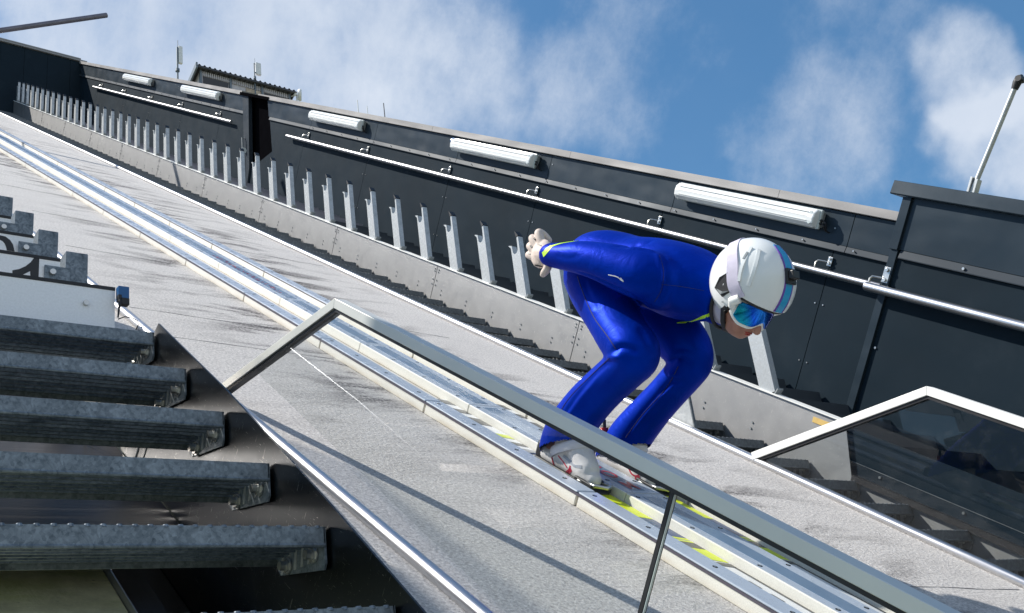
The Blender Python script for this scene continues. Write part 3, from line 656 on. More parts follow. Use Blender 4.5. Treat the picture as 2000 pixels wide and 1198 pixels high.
q = MB(); q.box(BP(1.218, 3.712, 1.668), BP(1.251, 3.74, 1.6935)); q.box(BP(1.2095, 3.712, 1.68), BP(1.2225, 3.735, 1.705)); q.build('clamp', M['black'], sn, bevel=.001)
q = MB(); q.tube([BP(1.216, 3.71, 1.682), BP(1.214, 3.71, 1.665), BP(1.211, 3.71, 1.64), BP(1.208, 3.71, 1.61)], [.006, .006, .004, .003], 10); q.tube([BP(1.208, 3.71, 1.603), BP(1.23, 3.70, 1.612), BP(1.256, 3.70, 1.611), BP(1.276, 3.70, 1.60), BP(1.281, 3.70, 1.588), BP(1.274, 3.71, 1.570)], .0022, 8); q.build('cable', M['black'], sn, smooth=True)

# ---------------------------------------------------------------- glass balustrades
def bar(m, a, b, wd, ht, mi=0):
    """square bar between two points of the plane u=const; wd across u, ht upward in plane"""
    a, b = Vector(a), Vector(b); d = (b - a).normalized(); up = Vector((1, 0, 0)).cross(d)
    if up.z < 0: up = -up
    x = Vector((wd / 2, 0, 0)); o = up * ht
    m.prism([a - x, a + x, a + x - o, a - x - o], b - a, mi)
def balustrade(u, foot, apex, n_run, s_end, tall, rail_m, glass_m, label, joints, seam_s, base_n):
    o = thing('glass_balustrade', (u, foot[0], foot[1]), label, 'balustrade', 'glass balustrades')
    w_, h_ = (.040, .029) if tall else (.045, .036)
    # mitred top rail made as one polygonal extrusion in the plane
    f = Vector((0, foot[0], foot[1])); a = Vector((0, apex[0], apex[1])); e = Vector((0, s_end, n_run))
    def offs(p, q, r, d):
        d1 = (q - p).normalized(); n1 = Vector((0, -d1.z, d1.y)); n1 = n1 if n1.z > 0 else -n1
        if r is None: return q - n1 * d
        d2 = (r - q).normalized(); n2 = Vector((0, -d2.z, d2.y)); n2 = n2 if n2.z > 0 else -n2
        b = (n1 + n2).normalized(); return q - b * (d / b.dot(n1))
    X = Vector((u - w_ / 2, 0, 0))
    lowf = offs(a, f, None, h_); lowa = offs(f, a, e, h_); lowe = offs(a, e, None, h_)
    q = MB(); q.prism([f + X, a + X, lowa + X, lowf + X], (w_, 0, 0)); q.build('rail_slope', rail_m, o, bevel=.0015)
    q = MB(); q.prism([a + X + Vector((0, -.001, 0)), e + X, lowe + X, lowa + X + Vector((0, -.001, 0))], (w_, 0, 0)); q.build('rail_run', rail_m, o, bevel=.0015)
    h2 = h_ + (.010 if tall else .014); l2f = offs(a, f, None, h2); l2a = offs(f, a, e, h2); l2e = offs(a, e, None, h2); h3 = h_ + .001
    l3f = offs(a, f, None, h3); l3a = offs(f, a, e, h3); l3e = offs(a, e, None, h3); X2 = Vector((u - w_ / 2 + .006, 0, 0))
    q = MB(); q.prism([l3f + X2, l3a + X2, l2a + X2, l2f + X2], (w_ - .012, 0, 0)); q.prism([l3a + X2, l3e + X2, l2e + X2, l2a + X2], (w_ - .012, 0, 0)); q.build('rubber_gasket', M['black'], o)
    # glass panes
    XG = Vector((u - .006, 0, 0)); prev = None
    cuts = [None] + list(joints) + [s_end]
    g0 = l2f; bn = base_n
    q = MB(); s1 = joints[0] + .006
    def topn(s): 
        t = (s - l2a.y) / (l2e.y - l2a.y); return l2a.z + (l2e.z - l2a.z) * t
    nb = lambda s_: base_n[1] + base_n[2] * (s_ - base_n[0])
    best = min((abs((l2f.z + (l2a.z - l2f.z) * t / 400) - nb(l2f.y + (l2a.y - l2f.y) * t / 400)), t) for t in range(401))[1] / 400
    st_ = l2f + (l2a - l2f) * best
    q.prism([XG + Vector((0, st_.y, st_.z)), XG + l2a, XG + Vector((0, s1, topn(s1))), XG + Vector((0, s1, nb(s1)))], (.006, 0, 0)); q.build('pane', glass_m, o)
    for j, sj in enumerate(joints):
        s2 = joints[j + 1] + .006 if j + 1 < len(joints) else s_end
        q = MB(); q.prism([XG + Vector((0, sj - .006, topn(sj))), XG + Vector((0, s2, topn(s2))), XG + Vector((0, s2, nb(s2))), XG + Vector((0, sj - .006, nb(sj)))], (.010, 0, 0)); q.build('pane', glass_m, o)
        if tall:
            q = MB(); q.box((u - .006, sj - .003, nb(sj)), (u + .006, sj + .0075, topn(sj) - .002)); q.build('joint_seal', M['black'], o)
            q = MB(); q.box((u - .005, sj - .0062, nb(sj)), (u + .0, sj - .0042, topn(sj) - .004)); q.build('joint_edge', M['cap'], o)
    for (s, n) in seam_s:
        q = MB(); q.box((u - w_ / 2 - .0006, s, n - .03), (u - w_ / 2 + .0, s + .0015, n)); 
    return o
b1 = balustrade(1.54, (3.64, .060), (2.930, .543), .540, -6, True, M['rail'], M['glass'], 'nearest glass balustrade with thick grey top rail crossing in front of the jumper', [1.405, -.4, -2.3], [], (2.374, .103, .07))
b2 = balustrade(4.08, (3.30, .045), (2.513, .612), .575, -6, False, M['rail_far'], M['glass_far'], 'far glass balustrade with white top rail, at the right edge', [.6, -1.4], [], (3, .035, 0))

# unseen screen, added on the near side to shade turf, plate and rail
eb = thing('shade_screen', (-.5, 5, 0), 'unseen screen with a tinted pane, added to shade the turf and near rail', 'shade screen')
q = MB(); q.box((-.512, 3.7, 1.866), (-.5, 7.185, 2.13)); q.build('pane', M['tinted'], eb)
q = MB(); q.box((-.55, 3.7, 1.45), (-.5, 5.895, 1.862)); q.box((-.55, 3.7, 2.39), (-.5, 6.5, 2.52)); q.build('panel', M['clad'], eb)
q = MB()
for s in (4.0, 5.6): MB().tube([(-.53, s, -1.2), (-.53, s, 1.9)], .03, 12).build('post', M['galv'], eb)

# pipe at top left
KP = 1.75
pp = thing('lighting_pipe', BP(2.479 * KP, 8 * KP, 6.357 * KP), 'slim dark pipe reaching into the sky at the top left corner', 'pipe', frame='p')
a = Vector(BP(2.479 * KP, 8 * KP, 6.357 * KP)); b = Vector(BP(1.623 * KP, 8 * KP, 5.90 * KP)); d = (b - a)
q = MB(); q.tube([a, b, a + d * 5], .0225 * KP, 20); q.build('arm', M['pipe'], pp, smooth=True)
e = a + d * 5; q = MB(); q.tube([e, (e.x, e.y, -2)], .07, 16); q.build('pole', M['pipe'], pp, smooth=True)

# ---------------------------------------------------------------- cabin and antennas beyond the wall
def SK(f, u30, z30): return BP(u30 * f / 30, f, z30 * f / 30)
F = 60.0
cb = thing('start_cabin', SK(F, 14, 22), 'small cabin with corrugated roof peeking over the upper wall', 'cabin', frame='p')
x0, y0, z0 = SK(F, 12.48, 22.80); x1 = SK(F, 16.0, 22)[0]; zt = z0
q = MB()
q.box((x0 + .1, y0 + .3, zt - 4.5), (x1 - .1, y0 + 5, zt - .25)); q.build('wall', M['twall'], cb)
# corrugated roof sheet, falling to the back
q = MB(); nn = 100; vs = []
for i in range(nn + 1):
    x = x0 - .25 + (x1 - x0 + .5) * i / nn; ph = (i % 5); zz = .10 if ph in (2, 3) else 0
    vs += [(x, y0 - .15, zt + zz), (x, y0 + 5.2, zt - 2.2 + zz), (x, y0 - .15, zt + zz - .03), (x, y0 + 5.2, zt - 2.23 + zz)]
fs = []
for i in range(nn):
    a = i * 4; b = a + 4; fs += [(a, b, b + 1, a + 1), (a + 2, a + 3, b + 3, b + 2), (a, a + 2, b + 2, b)]
q.add(vs, fs); q.build('roof', M['roof'], cb)
q = MB(); q.box((x0 - .28, y0 - .18, zt - .16), (x1 + .28, y0 - .06, zt - .035)); q.build('gutter', M['roof'], cb)
q = MB(); q.prism([(x0 - .33, y0 - .2, zt - .28), (x0 - .33, y0 - .2, zt + .16), (x0 - .33, y0 + 5.2, zt - 2.05), (x0 - .33, y0 + 5.2, zt - 2.45)], (.12, 0, 0)); q.build('verge', M['galv_dark'], cb)
q = MB()
for i in range(44):
    x = x0 + .25 + (x1 - x0 - .5) * i / 43; q.box((x - .045, y0 + .20, zt - .52), (x + .045, y0 + .26, zt - .17))
q.build('fascia_ribs', M['twall'], cb)
L = x1 - x0
for fa_, fb_ in ((.05, .31), (.70, .95)):
    q = MB(); q.box((x0 + L * fa_, y0 + .25, zt - 1.9), (x0 + L * fb_, y0 + .29, zt - .55)); q.build('window', M['window'], cb)
q = MB(); q.box((x0 + L * .50, y0 + .22, zt - 1.9), (x0 + L * .66, y0 + .29, zt - .58)); q.build('panel', M['rust'], cb)
for t in (.33, .67, .975, .02): MB().box((x0 + L * t - .07, y0 + .12, zt - 3), (x0 + L * t + .07, y0 + .30, zt - .16)).build('post', M['galv_dark'], cb)
# dish on the cabin
dx, dy, dz = SK(F, 16.22, 22.72)
ds = thing('dish_antenna', (dx, dy, dz), 'white round dish on the right end of the cabin', 'dish antenna', frame='p')
q = MB(); q.tube([(dx - .03, dy, dz), (dx + .09, dy - .06, dz - .01), (dx + .22, dy - .13, dz - .02)], [.38, .46, .43], 20); q.build('dish', M['white_plain'], ds, smooth=True)
q = MB(); q.tube([(dx - .3, dy, dz + .05), (dx - .16, dy, dz + .0)], [.16, .19], 12); q.tube([(dx - .4, dy + .3, dz - .05), (dx, dy, dz)], .04, 8); q.tube([(dx - .12, dy, dz - 1.6), (dx - .12, dy, dz)], .05, 10); q.build('mount', M['white_plain'], ds, smooth=True)

def pole(f, u, z0_, z1_, r, mt, label, name='antenna', boxw=0):
    a = Vector(SK(f, u, z0_)); b = Vector(SK(f, u, z1_)); o = thing(name, a - Vector((0, 0, 2)), label, 'antenna', 'antennas above the wall', 'p')
    if boxw:
        q = MB(); q.box((a.x - boxw, a.y - .1, a.z + (b.z - a.z) * .42), (a.x + boxw, a.y + .12, b.z)); q.build('radome', M['white_plain'], o, bevel=.03)
        q = MB(); q.tube([a - Vector((boxw * 1.5, 0, 3)), a + Vector((-boxw * 1.5, 0, (b.z - a.z) * .95))], r, 8); q.tube([a + Vector((-boxw * 1.5, 0, .3)), a + Vector((-boxw * 1.5, 0, .5))], r * 2.2, 8); q.tube([a + Vector((-boxw * 1.5, 0, (b.z - a.z) * .5)), a + Vector((0, 0, (b.z - a.z) * .5))], r, 8); q.tube([a + Vector((-boxw * 1.2, 0, (b.z - a.z) * .9)), a + Vector((-boxw * 1.2, 0, (b.z - a.z) * 1.2))], r * .3, 6); q.build('mast', M['galv_dark'], o)
    else:
        q = MB(); q.tube([a - Vector((0, 0, 3)), b], [r * 1.2, r * .8], 8); q.build('rod', mt, o)
    return o
pole(F, 11.80, 22.20, 23.40, .07, None, 'panel antenna on a mast left of the cabin', boxw=.14)
pole(F, 14.68, 22.75, 23.62, .05, None, 'white panel antenna standing on the cabin roof', boxw=.20)
pole(F, 18.74, 22.70, 23.22, .045, M['white_plain'], 'white stub antenna right of the cabin, left one of the pair')
pole(F, 19.15, 22.60, 23.06, .04, M['white_plain'], 'shorter white stub antenna right of the cabin')
pole(F, 19.92, 22.75, 23.42, .045, M['roof'], 'dark thin rod antenna right of the white stubs')

# ================================================================ ski jumper and skis
def cr(pts, k=6):
    P = [Vector(p) for p in pts]; out = []
    for i in range(len(P) - 1):
        a = P[max(0, i - 1)]; b = P[i]; c = P[i + 1]; d = P[min(len(P) - 1, i + 2)]
        for j in range(k):
            t = j / k; out.append(.5 * ((2 * b) + (c - a) * t + (2 * a - 5 * b + 4 * c - d) * t * t + (3 * b - a - 3 * c + d) * t ** 3))
    out.append(P[-1]); return out
def limb(m, pts, seg=20, k=6):
    """pts = (u, s, n, r)"""
    P = cr([Vector((*p[:3], 0)) if False else Vector(p[:3]) for p in pts], k); Rr = cr([Vector((p[3], 0, 0)) for p in pts], k)
    rad = [max(.001, r.x) for r in Rr]; m.tube(P, rad, seg)
    for e, r in ((P[0], rad[0]), (P[-1], rad[-1])): ball(m, e, (r, r, r), 12)
def ball(m, c, r, seg=16, mi=0):
    c = Vector(c); n = seg; vs = []; h = seg // 2
    for i in range(1, h):
        th = math.pi * i / h
        for j in range(n):
            ph = 2 * math.pi * j / n; vs.append((c.x + r[0] * math.sin(th) * math.cos(ph), c.y + r[1] * math.sin(th) * math.sin(ph), c.z + r[2] * math.cos(th)))
    vs.append((c.x, c.y, c.z + r[2])); vs.append((c.x, c.y, c.z - r[2])); N = len(vs); fs = []
    for i in range(h - 2):
        for j in range(n): a = i * n + j; b = i * n + (j + 1) % n; fs.append((a, b, b + n, a + n))
    for j in range(n): fs.append((N - 2, (j + 1) % n, j)); fs.append((N - 1, (h - 2) * n + j, (h - 2) * n + (j + 1) % n))
    m.add(vs, fs, mi)
def ribs(m, rings, seg=28):
    """rings (u, s, n, half width along u, half depth across the spine); spine runs in the s-n plane"""
    C_ = cr([Vector(r[:3]) for r in rings], 4); W = cr([Vector((r[3], r[4], 0)) for r in rings], 4); vs = []; fs = []
    for i, c in enumerate(C_):
        a = C_[max(0, i - 1)]; b = C_[min(len(C_) - 1, i + 1)]; t = (b - a).normalized(); x = Vector((1, 0, 0)); y = t.cross(x).normalized()
        for k in range(seg):
            th = 2 * math.pi * k / seg; ct, sn_ = math.cos(th), math.sin(th)
            e = .85; vs.append(c + x * W[i].x * math.copysign(abs(ct) ** e, ct) + y * W[i].y * math.copysign(abs(sn_) ** e, sn_))
    for i in range(len(C_) - 1):
        for k in range(seg): a = i * seg + k; b = i * seg + (k + 1) % seg; fs.append((a, b, b + seg, a + seg))
    fs.append(tuple(range(seg))[::-1]); fs.append(tuple((len(C_) - 1) * seg + k for k in range(seg))); m.add(vs, fs)
def fuse(m, name, mt, par, voxel=.008, smooth=6, fac=.5, sub=0):
    me = bpy.data.meshes.new('tmp'); me.from_pydata(m.v, [], m.f)
    bm = bmesh.new(); bm.from_mesh(me); bmesh.ops.recalc_face_normals(bm, faces=bm.faces); bm.to_mesh(me); bm.free()
    t = bpy.data.objects.new('tmp', me); COL.objects.link(t)
    r = t.modifiers.new('r', 'REMESH'); r.mode = 'VOXEL'; r.voxel_size = voxel
    if smooth: q = t.modifiers.new('s', 'SMOOTH'); q.iterations = smooth; q.factor = fac
    bpy.context.view_layer.update(); dg = bpy.context.evaluated_depsgraph_get()
    out = bpy.data.meshes.new_from_object(t.evaluated_get(dg)); bpy.data.objects.remove(t)
    return out
def finish(me, name, mt, par=None, origin=None, **props):
    o = Vector(origin) if origin is not None else Vector(par['_o'])
    for v in me.vertices: v.co = v.co - o
    me.materials.clear(); me.materials.append(mt); me.shade_smooth()
    ob = bpy.data.objects.new(name, me); COL.objects.link(ob)
    if par is not None: ob.parent = par
    else: place(ob, o, 'r')
    ob['_o'] = tuple(o); tag(ob, **props); return ob

def suitmat():
    b = NB('blue_suit'); f = b.noise(5, 4, .6); c = b.ramp(f, [(.3, (.0, .019, .27)), (.7, (.0, .028, .36))])
    n = b.bump(b.noise(700, 2), .10, .0006); n = b.bump(b.noise(8, 4, .55, b.map((1.6, 1, 1)), 1.5), .30, .012, n)
    m = b.set(c, .44, .38, n, .12); b.b.inputs['Specular Tint'].default_value = (.02, .16, 1, 1); return m
def skinmat():
    b = NB('skin'); f = b.noise(40, 4, .6); c = b.ramp(f, [(.3, (.33, .155, .11)), (.7, (.42, .21, .155))])
    m = b.set(c, .5, 0, b.bump(b.noise(400, 2), .1, .0006), .4); b.b.inputs['Subsurface Weight'].default_value = .15; b.b.inputs['Subsurface Radius'].default_value = (.01, .004, .002); return m
SUIT = suitmat(); SKIN = skinmat(); SUITD = mat('dark_blue_seam', (.002, .006, .10), .5)
GLOVE = mat('beige_glove', (.60, .50, .44), .7, 0, .08, 30, .2, 300); NEON = mat('neon_trim', (.48, .80, .02), .5); SHELL = mat('white_helmet_shell', (.72, .74, .74), .16, 0, .03, 4, spec=.6)
BOOT = mat('white_boot_leather', (.62, .60, .60), .38, 0, .1, 14, .2, 80); BOOTG = mat('grey_boot_tongue', (.30, .32, .37), .45); LILAC = mat('lilac_fabric', (.50, .47, .58), .8, 0, .08, 40, .2, 200)
LENS = None
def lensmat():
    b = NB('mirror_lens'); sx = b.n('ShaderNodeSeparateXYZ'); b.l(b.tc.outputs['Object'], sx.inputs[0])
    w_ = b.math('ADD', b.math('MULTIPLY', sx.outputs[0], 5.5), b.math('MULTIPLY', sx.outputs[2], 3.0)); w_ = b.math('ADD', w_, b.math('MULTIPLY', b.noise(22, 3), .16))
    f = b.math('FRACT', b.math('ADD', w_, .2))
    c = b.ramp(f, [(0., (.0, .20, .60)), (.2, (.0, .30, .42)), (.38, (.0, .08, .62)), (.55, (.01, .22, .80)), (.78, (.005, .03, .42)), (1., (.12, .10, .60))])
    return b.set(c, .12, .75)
LENS = lensmat()
stripeb = mat('blue_stripe', (.03, .30, .55), .25); stripev = mat('violet_stripe', (.14, .06, .35), .25)

# --- skis
GN, GF = 2.590, 2.903
def ski(u, label, ds):
    o = thing('ski', (u, 2.6, .01), label, 'ski', 'pair of jumping skis')
    w2 = .058; z0, z1 = .013, .023
    def prof(s):   # gentle upturned tip, off frame
        up = max(0, 1.45 - s); return up * up * .9
    S_ = [3.86, 3.4, 3.0, 2.6, 2.2, 1.8, 1.5, 1.4, 1.3, 1.2, 1.12]; vs = []; fs = []
    for i, s in enumerate(S_):
        ww = w2 * (1 if s > 1.25 else .75 if s > 1.15 else .3); zz = prof(s); vs += [(u - ww, s, z0 + zz), (u + ww, s, z0 + zz), (u + ww, s, z1 + zz), (u - ww, s, z1 + zz)]
    for i in range(len(S_) - 1):
        a = i * 4; b = a + 4
        for k in range(4): fs.append((a + k, a + (k + 1) % 4, b + (k + 1) % 4, b + k))
    fs += [(3, 2, 1, 0), tuple(len(vs) - 4 + k for k in range(4))]
    q = MB(); q.add(vs, fs); body = q.build('ski_body', SKW, o)
    def patch(s0, s1, mt, sk0=0., sk1=0., ins=.002, nm='graphic', a=-1, b=1):
        q = MB(); L, Rr = u + a * (w2 - ins), u + b * (w2 - ins); z = z1 + .0006
        q.prism([(L, s0 + ds + sk0, z), (Rr, s0 + ds - sk0, z), (Rr, s1 + ds - sk1, z), (L, s1 + ds + sk1, z)], (0, 0, .0004)); return q.build(nm, mt, body)
    G = [(3.86, 3.79, SKD), (3.72, 3.66, SKD), (3.60, 3.50, SKD), (3.385, 3.335, NEONY), (3.28, 3.24, SKD), (3.2, 3.16, SKG), (2.83, 2.50, NEONY), (2.495, 2.335, NAVY), (2.334, 2.318, NEONY), (2.31, 2.298, NEONY), (2.296, 2.245, SKD), (2.243, 2.150, NEONY), (2.135, 2.105, SKD)]
    for s0, s1, mt in G: patch(s0, s1, mt, .022, .022 if mt is not NEONY or s1 > 2.2 else .03)
    for s0 in (2.02, 1.93, 1.80, 1.68): patch(s0, s0 - .05, SKD, .03, .03, a=-1, b=.2)
    patch(2.09, 1.3, SKD, 0, 0, a=.80, b=1.)
    for i, ch in enumerate('VESLA'):
        l = letter(ch, 0, 0, 0, .034, NAVYT, body, 1, 1)
        c = Vector((u + .012, 2.475 + ds - i * .027, z1 + .0013)) - Vector(body['_o'])
        for v in l.data.vertices:
            x, y = v.co.x + body['_o'][0], v.co.y + body['_o'][1]; z = v.co.z + body['_o'][2]
            v.co = Vector((y * 1.4 - .02, -x * .85, 0)) + c
    # binding
    q = MB(); q.box((u - .048, 2.70 + ds, z1 + .001), (u + .048, 3.06 + ds, z1 + .008)); q.box((u - .05, 2.70 + ds, z1 + .008), (u - .036, 2.80 + ds, z1 + .036)); q.box((u + .036, 2.70 + ds, z1 + .008), (u + .05, 2.80 + ds, z1 + .036)); q.build('binding', M['black'], o, bevel=.004)
    q = MB(); q.tube([(u - .044, 2.78 + ds, z1 + .024), (u - .04, 2.695 + ds, z1 + .034), (u, 2.672 + ds, z1 + .036), (u + .04, 2.695 + ds, z1 + .034), (u + .044, 2.78 + ds, z1 + .024)], .0075, 10); q.build('toe_bar', M['bolt'], o, smooth=True)
    q = MB(); q.tube([(u - .03, 3.05 + ds, .03), (u - .03, 3.10 + ds, .034), (u + .03, 3.10 + ds, .034), (u + .03, 3.05 + ds, .03)], .004, 8); q.build('heel_rod', M['bolt'], o, smooth=True)
    return o
SKW = mat('ski_white', (.66, .67, .68), .25, 0, .05, 20); SKD = mat('ski_dark_grey', (.035, .037, .04), .3); SKG = mat('ski_grey', (.30, .31, .32), .3); NEONY = mat('ski_yellow', (.62, .70, .01), .35, 0, .05, 20)
NAVY = mat('ski_navy', (.008, .04, .13), .3); NAVYT = mat('ski_pale_blue', (.20, .34, .50), .4)
ski(GN, 'yellow and white jumping ski in the near groove', 0.); ski(GF, 'yellow and white jumping ski in the far groove', .01)

# --- body (one continuous surface under the clothing) and suit
BO = (2.745, 2.95, .0)
TORSO = [(2.745, 3.258, .775, .095, .055), (2.745, 3.215, .788, .148, .108), (2.745, 3.12, .805, .174, .128), (2.745, 2.98, .812, .158, .124), (2.745, 2.83, .822, .168, .132), (2.745, 2.70, .818, .182, .134), (2.745, 2.61, .812, .150, .112), (2.745, 2.55, .803, .098, .092), (2.745, 2.50, .792, .080, .086)]
LEGN = [(2.655, 3.115, .752, .112), (2.625, 3.015, .702, .108), (2.60, 2.89, .642, .100), (2.578, 2.775, .585, .095), (2.568, 2.690, .545, .093), (2.570, 2.715, .488, .080), (2.575, 2.793, .40, .079), (2.58, 2.863, .315, .083), (2.585, 2.923, .22, .087), (2.588, 2.948, .16, .090), (2.59, 2.953, .10, .090), (2.59, 2.953, .08, .088)]
LEGF = [(2.835, 3.12, .745, .118), (2.86, 3.02, .695, .115), (2.89, 2.90, .640, .105), (2.91, 2.80, .585, .098), (2.918, 2.762, .535, .090), (2.915, 2.765, .49, .076), (2.912, 2.81, .41, .072), (2.908, 2.862, .325, .074), (2.905, 2.915, .235, .081), (2.903, 2.950, .165, .086), (2.903, 2.965, .11, .086), (2.903, 2.97, .07, .085)]
ARMN = [(2.60, 2.685, .815, .088), (2.555, 2.715, .815, .090), (2.52, 2.80, .817, .083), (2.485, 2.89, .820, .070), (2.462, 2.97, .815, .061), (2.448, 3.04, .803, .052), (2.438, 3.115, .793, .045)]
ARMF = [(2.89, 2.685, .815, .088), (2.935, 2.715, .815, .090), (2.965, 2.80, .812, .083), (2.985, 2.89, .80, .070), (2.99, 2.97, .785, .061), (2.99, 3.04, .77, .052), (2.985, 3.10, .76, .045)]
def thin(L, k): return [(a, b, c, r * k) for a, b, c, r in L]
m = MB(); ribs(m, [(a, b, c, w_ * .9, d_ * .9) for a, b, c, w_, d_ in TORSO])
for L in (LEGN, LEGF): limb(m, [(a, b, c, min(r * .72, .022 + c * .12)) for a, b, c, r in L])
for L, sg in ((ARMN, 1), (ARMF, -1)): limb(m, thin(L, .75))
limb(m, [(2.745, 2.60, .81, .062), (2.745, 2.53, .80, .060), (2.745, 2.46, .80, .060), (2.745, 2.43, .82, .06)])
# head: cranium, jaw, chin, nose, lips, ears, brow
ball(m, (2.745, 2.425, .868), (.080, .102, .108), 24)
ball(m, (2.745, 2.405, .790), (.066, .080, .075), 20); ball(m, (2.745, 2.392, .745), (.050, .058, .046), 18); ball(m, (2.745, 2.372, .722), (.024, .026, .021), 14)
ball(m, (2.712, 2.372, .775), (.030, .035, .035), 14); ball(m, (2.778, 2.372, .775), (.030, .035, .035), 14)
limb(m, [(2.745, 2.345, .815, .012), (2.745, 2.326, .785, .014), (2.745, 2.312, .764, .0155)], 12); ball(m, (2.735, 2.326, .763), (.009, .012, .008), 10); ball(m, (2.755, 2.326, .763), (.009, .012, .008), 10)
ball(m, (2.745, 2.343, .746), (.021, .013, .0065), 12); ball(m, (2.745, 2.347, .735), (.018, .013, .0075), 12)
ball(m, (2.745, 2.352, .828), (.062, .018, .012), 14)
# hands inside the gloves
def hand(m, u0, sg, k=1., side=1):
    d = lambda u, s, n: (u0 + (u - 2.43) * sg, s + (0 if side else -.02), n + (0 if side else -.03))
    ball(m, d(2.437, 3.165, .788), (.024 * k, .054 * k, .052 * k), 16)
    limb(m, [(*d(2.438, 3.11, .792), .031 * k), (*d(2.437, 3.14, .79), .033 * k), (*d(2.436, 3.165, .79), .03 * k)], 14, 3)
    ball(m, d(2.438, 3.195, .802), (.018 * k, .030 * k, .046 * k), 16)
    F_ = [((3.165, .815), (3.196, .846), (3.212, .860)), ((3.185, .802), (3.224, .826), (3.240, .834)), ((3.188, .785), (3.228, .799), (3.243, .802)), ((3.185, .765), (3.222, .768), (3.238, .768))]
    for i, ((s0, n0), (s1, n1), (s2, n2)) in enumerate(F_):
        r = (.0145, .0145, .014, .013)[i] * k
        limb(m, [(*d(2.437, s0, n0), r * 1.15), (*d(2.431, s1, n1), r * 1.08), (*d(2.436, s2, n2), r), (*d(2.458, s2 - .004, n2 - .004), r * .92), (*d(2.474, s1 - .006, n1 - .006), r * .85)], 12, 4)
    limb(m, [(*d(2.44, 3.115, .765), .0155 * k), (*d(2.436, 3.110, .742), .0145 * k), (*d(2.434, 3.118, .725), .0135 * k), (*d(2.436, 3.126, .716), .011 * k)], 12, 4)
hand(m, 2.43, 1, .9); hand(m, 2.99, -1, .9, 0)
# feet
for u in (GN, GF): limb(m, [(u, 3.00, .09, .035), (u, 2.93, .08, .035), (u, 2.80, .065, .028)]); 
body = finish(fuse(m, 'person', SKIN, None, .0055, 4), 'person', SKIN, None, BO, label='ski jumper in a blue suit crouched with arms stretched back', category='person')
# lips and nostril colour
q = MB(); ball(q, (2.7445, 2.3395, .7415), (.0185, .0115, .0042), 12); ball(q, (2.7445, 2.342, .7345), (.015, .0115, .0045), 12)
q.build('lips', mat('lips', (.42, .08, .07), .4), body, smooth=True)

m = MB(); ribs(m, TORSO)
for L in (LEGN, LEGF): limb(m, L[:-1], 24)
limb(m, [(2.59, 2.96, .13, .075), (2.59, 3.00, .09, .055), (2.59, 3.02, .05, .04)], 18, 4); limb(m, [(2.903, 2.985, .13, .075), (2.903, 3.035, .09, .055), (2.903, 3.055, .05, .04)], 18, 4)
for L in (ARMN, ARMF): limb(m, L, 22)
# crotch and shoulder bulk
ball(m, (2.745, 3.14, .73), (.12, .11, .085), 18); ball(m, (2.61, 2.72, .83), (.085, .085, .085), 18); ball(m, (2.88, 2.72, .83), (.085, .085, .085), 18)
ball(m, (2.60, 2.68, .79), (.085, .075, .085), 18)
sme = fuse(m, 'suit', SUIT, None, .0062, 10, .55)
# creases behind the knees, at elbow and armpit, pushed into the cloth
def crease(me, pts, depth, width):
    P = np.array([tuple(p) for p in cr([Vector(p) for p in pts], 8)]); n = len(me.vertices)
    co = np.empty(n * 3); me.vertices.foreach_get('co', co); co = co.reshape(-1, 3); nr = np.empty(n * 3); me.vertex_normals.foreach_get('vector', nr); nr = nr.reshape(-1, 3)
    lo, hi = P.min(0) - width * 3, P.max(0) + width * 3; idx = np.where(((co > lo) & (co < hi)).all(1))[0]
    if len(idx) == 0: return
    dd = ((co[idx][:, None, :] - P[None]) ** 2).sum(2); k = dd.argmin(1); dmin = np.sqrt(dd.min(1)); t = k / max(1, len(P) - 1)
    fade = np.clip(np.minimum(t, 1 - t) * 5 + .25, 0, 1)
    co[idx] -= nr[idx] * (depth * fade * np.exp(-(dmin / width) ** 2))[:, None]; me.vertices.foreach_set('co', co.reshape(-1)); me.update()
def bulge(me, pts, depth, width): crease(me, pts, -depth, width)
me = sme
_T0 = None
from mathutils.bvhtree import BVHTree
_ax = [Vector((rot.col[i].x, rot.col[i].y * CO + rot.col[i].z * SI, -rot.col[i].y * SI + rot.col[i].z * CO)) for i in range(3)]
def ray_of(px, py): return (_ax[0] * (px - 1000) - _ax[1] * (py - 599) - _ax[2] * 2098.).normalized()
_T0 = BVHTree.FromPolygons([v.co for v in sme.vertices], [tuple(p.vertices) for p in sme.polygons])
def lay(pix):
    out = []
    for p in cr([Vector((x, y, 0)) for x, y in pix], 4):
        h = _T0.ray_cast(Vector((0, 0, 1)), ray_of(p.x, p.y))
        if h[0] is not None: out.append(h[0])
    return out
for pix, d, w_ in [([(1196, 686), (1212, 678), (1230, 680), (1244, 690)], .013, .009), ([(1308, 708), (1322, 700), (1338, 702), (1354, 712)], .013, .009), ([(1318, 684), (1336, 680), (1352, 686)], .006, .009),
                   ([(1296, 498), (1301, 530), (1298, 570), (1280, 596)], .010, .010), ([(1130, 532), (1180, 552), (1236, 580), (1272, 602)], .012, .008), ([(1140, 545), (1150, 575), (1165, 605)], .004, .010),
                   ([(1100, 815), (1130, 770), (1165, 730), (1195, 705)], .0045, .007), ([(1222, 850), (1260, 800), (1300, 755), (1322, 728)], .0045, .007), ([(1290, 770), (1310, 750), (1330, 745)], .006, .010),
                   ([(1275, 470), (1240, 482), (1200, 480)], .005, .012), ([(1250, 640), (1262, 665), (1275, 690)], .006, .012), ([(1085, 500), (1110, 505), (1130, 500)], .003, .008)]:
    P_ = lay(pix)
    if len(P_) > 1: crease(sme, [p for p in P_], d, w_)
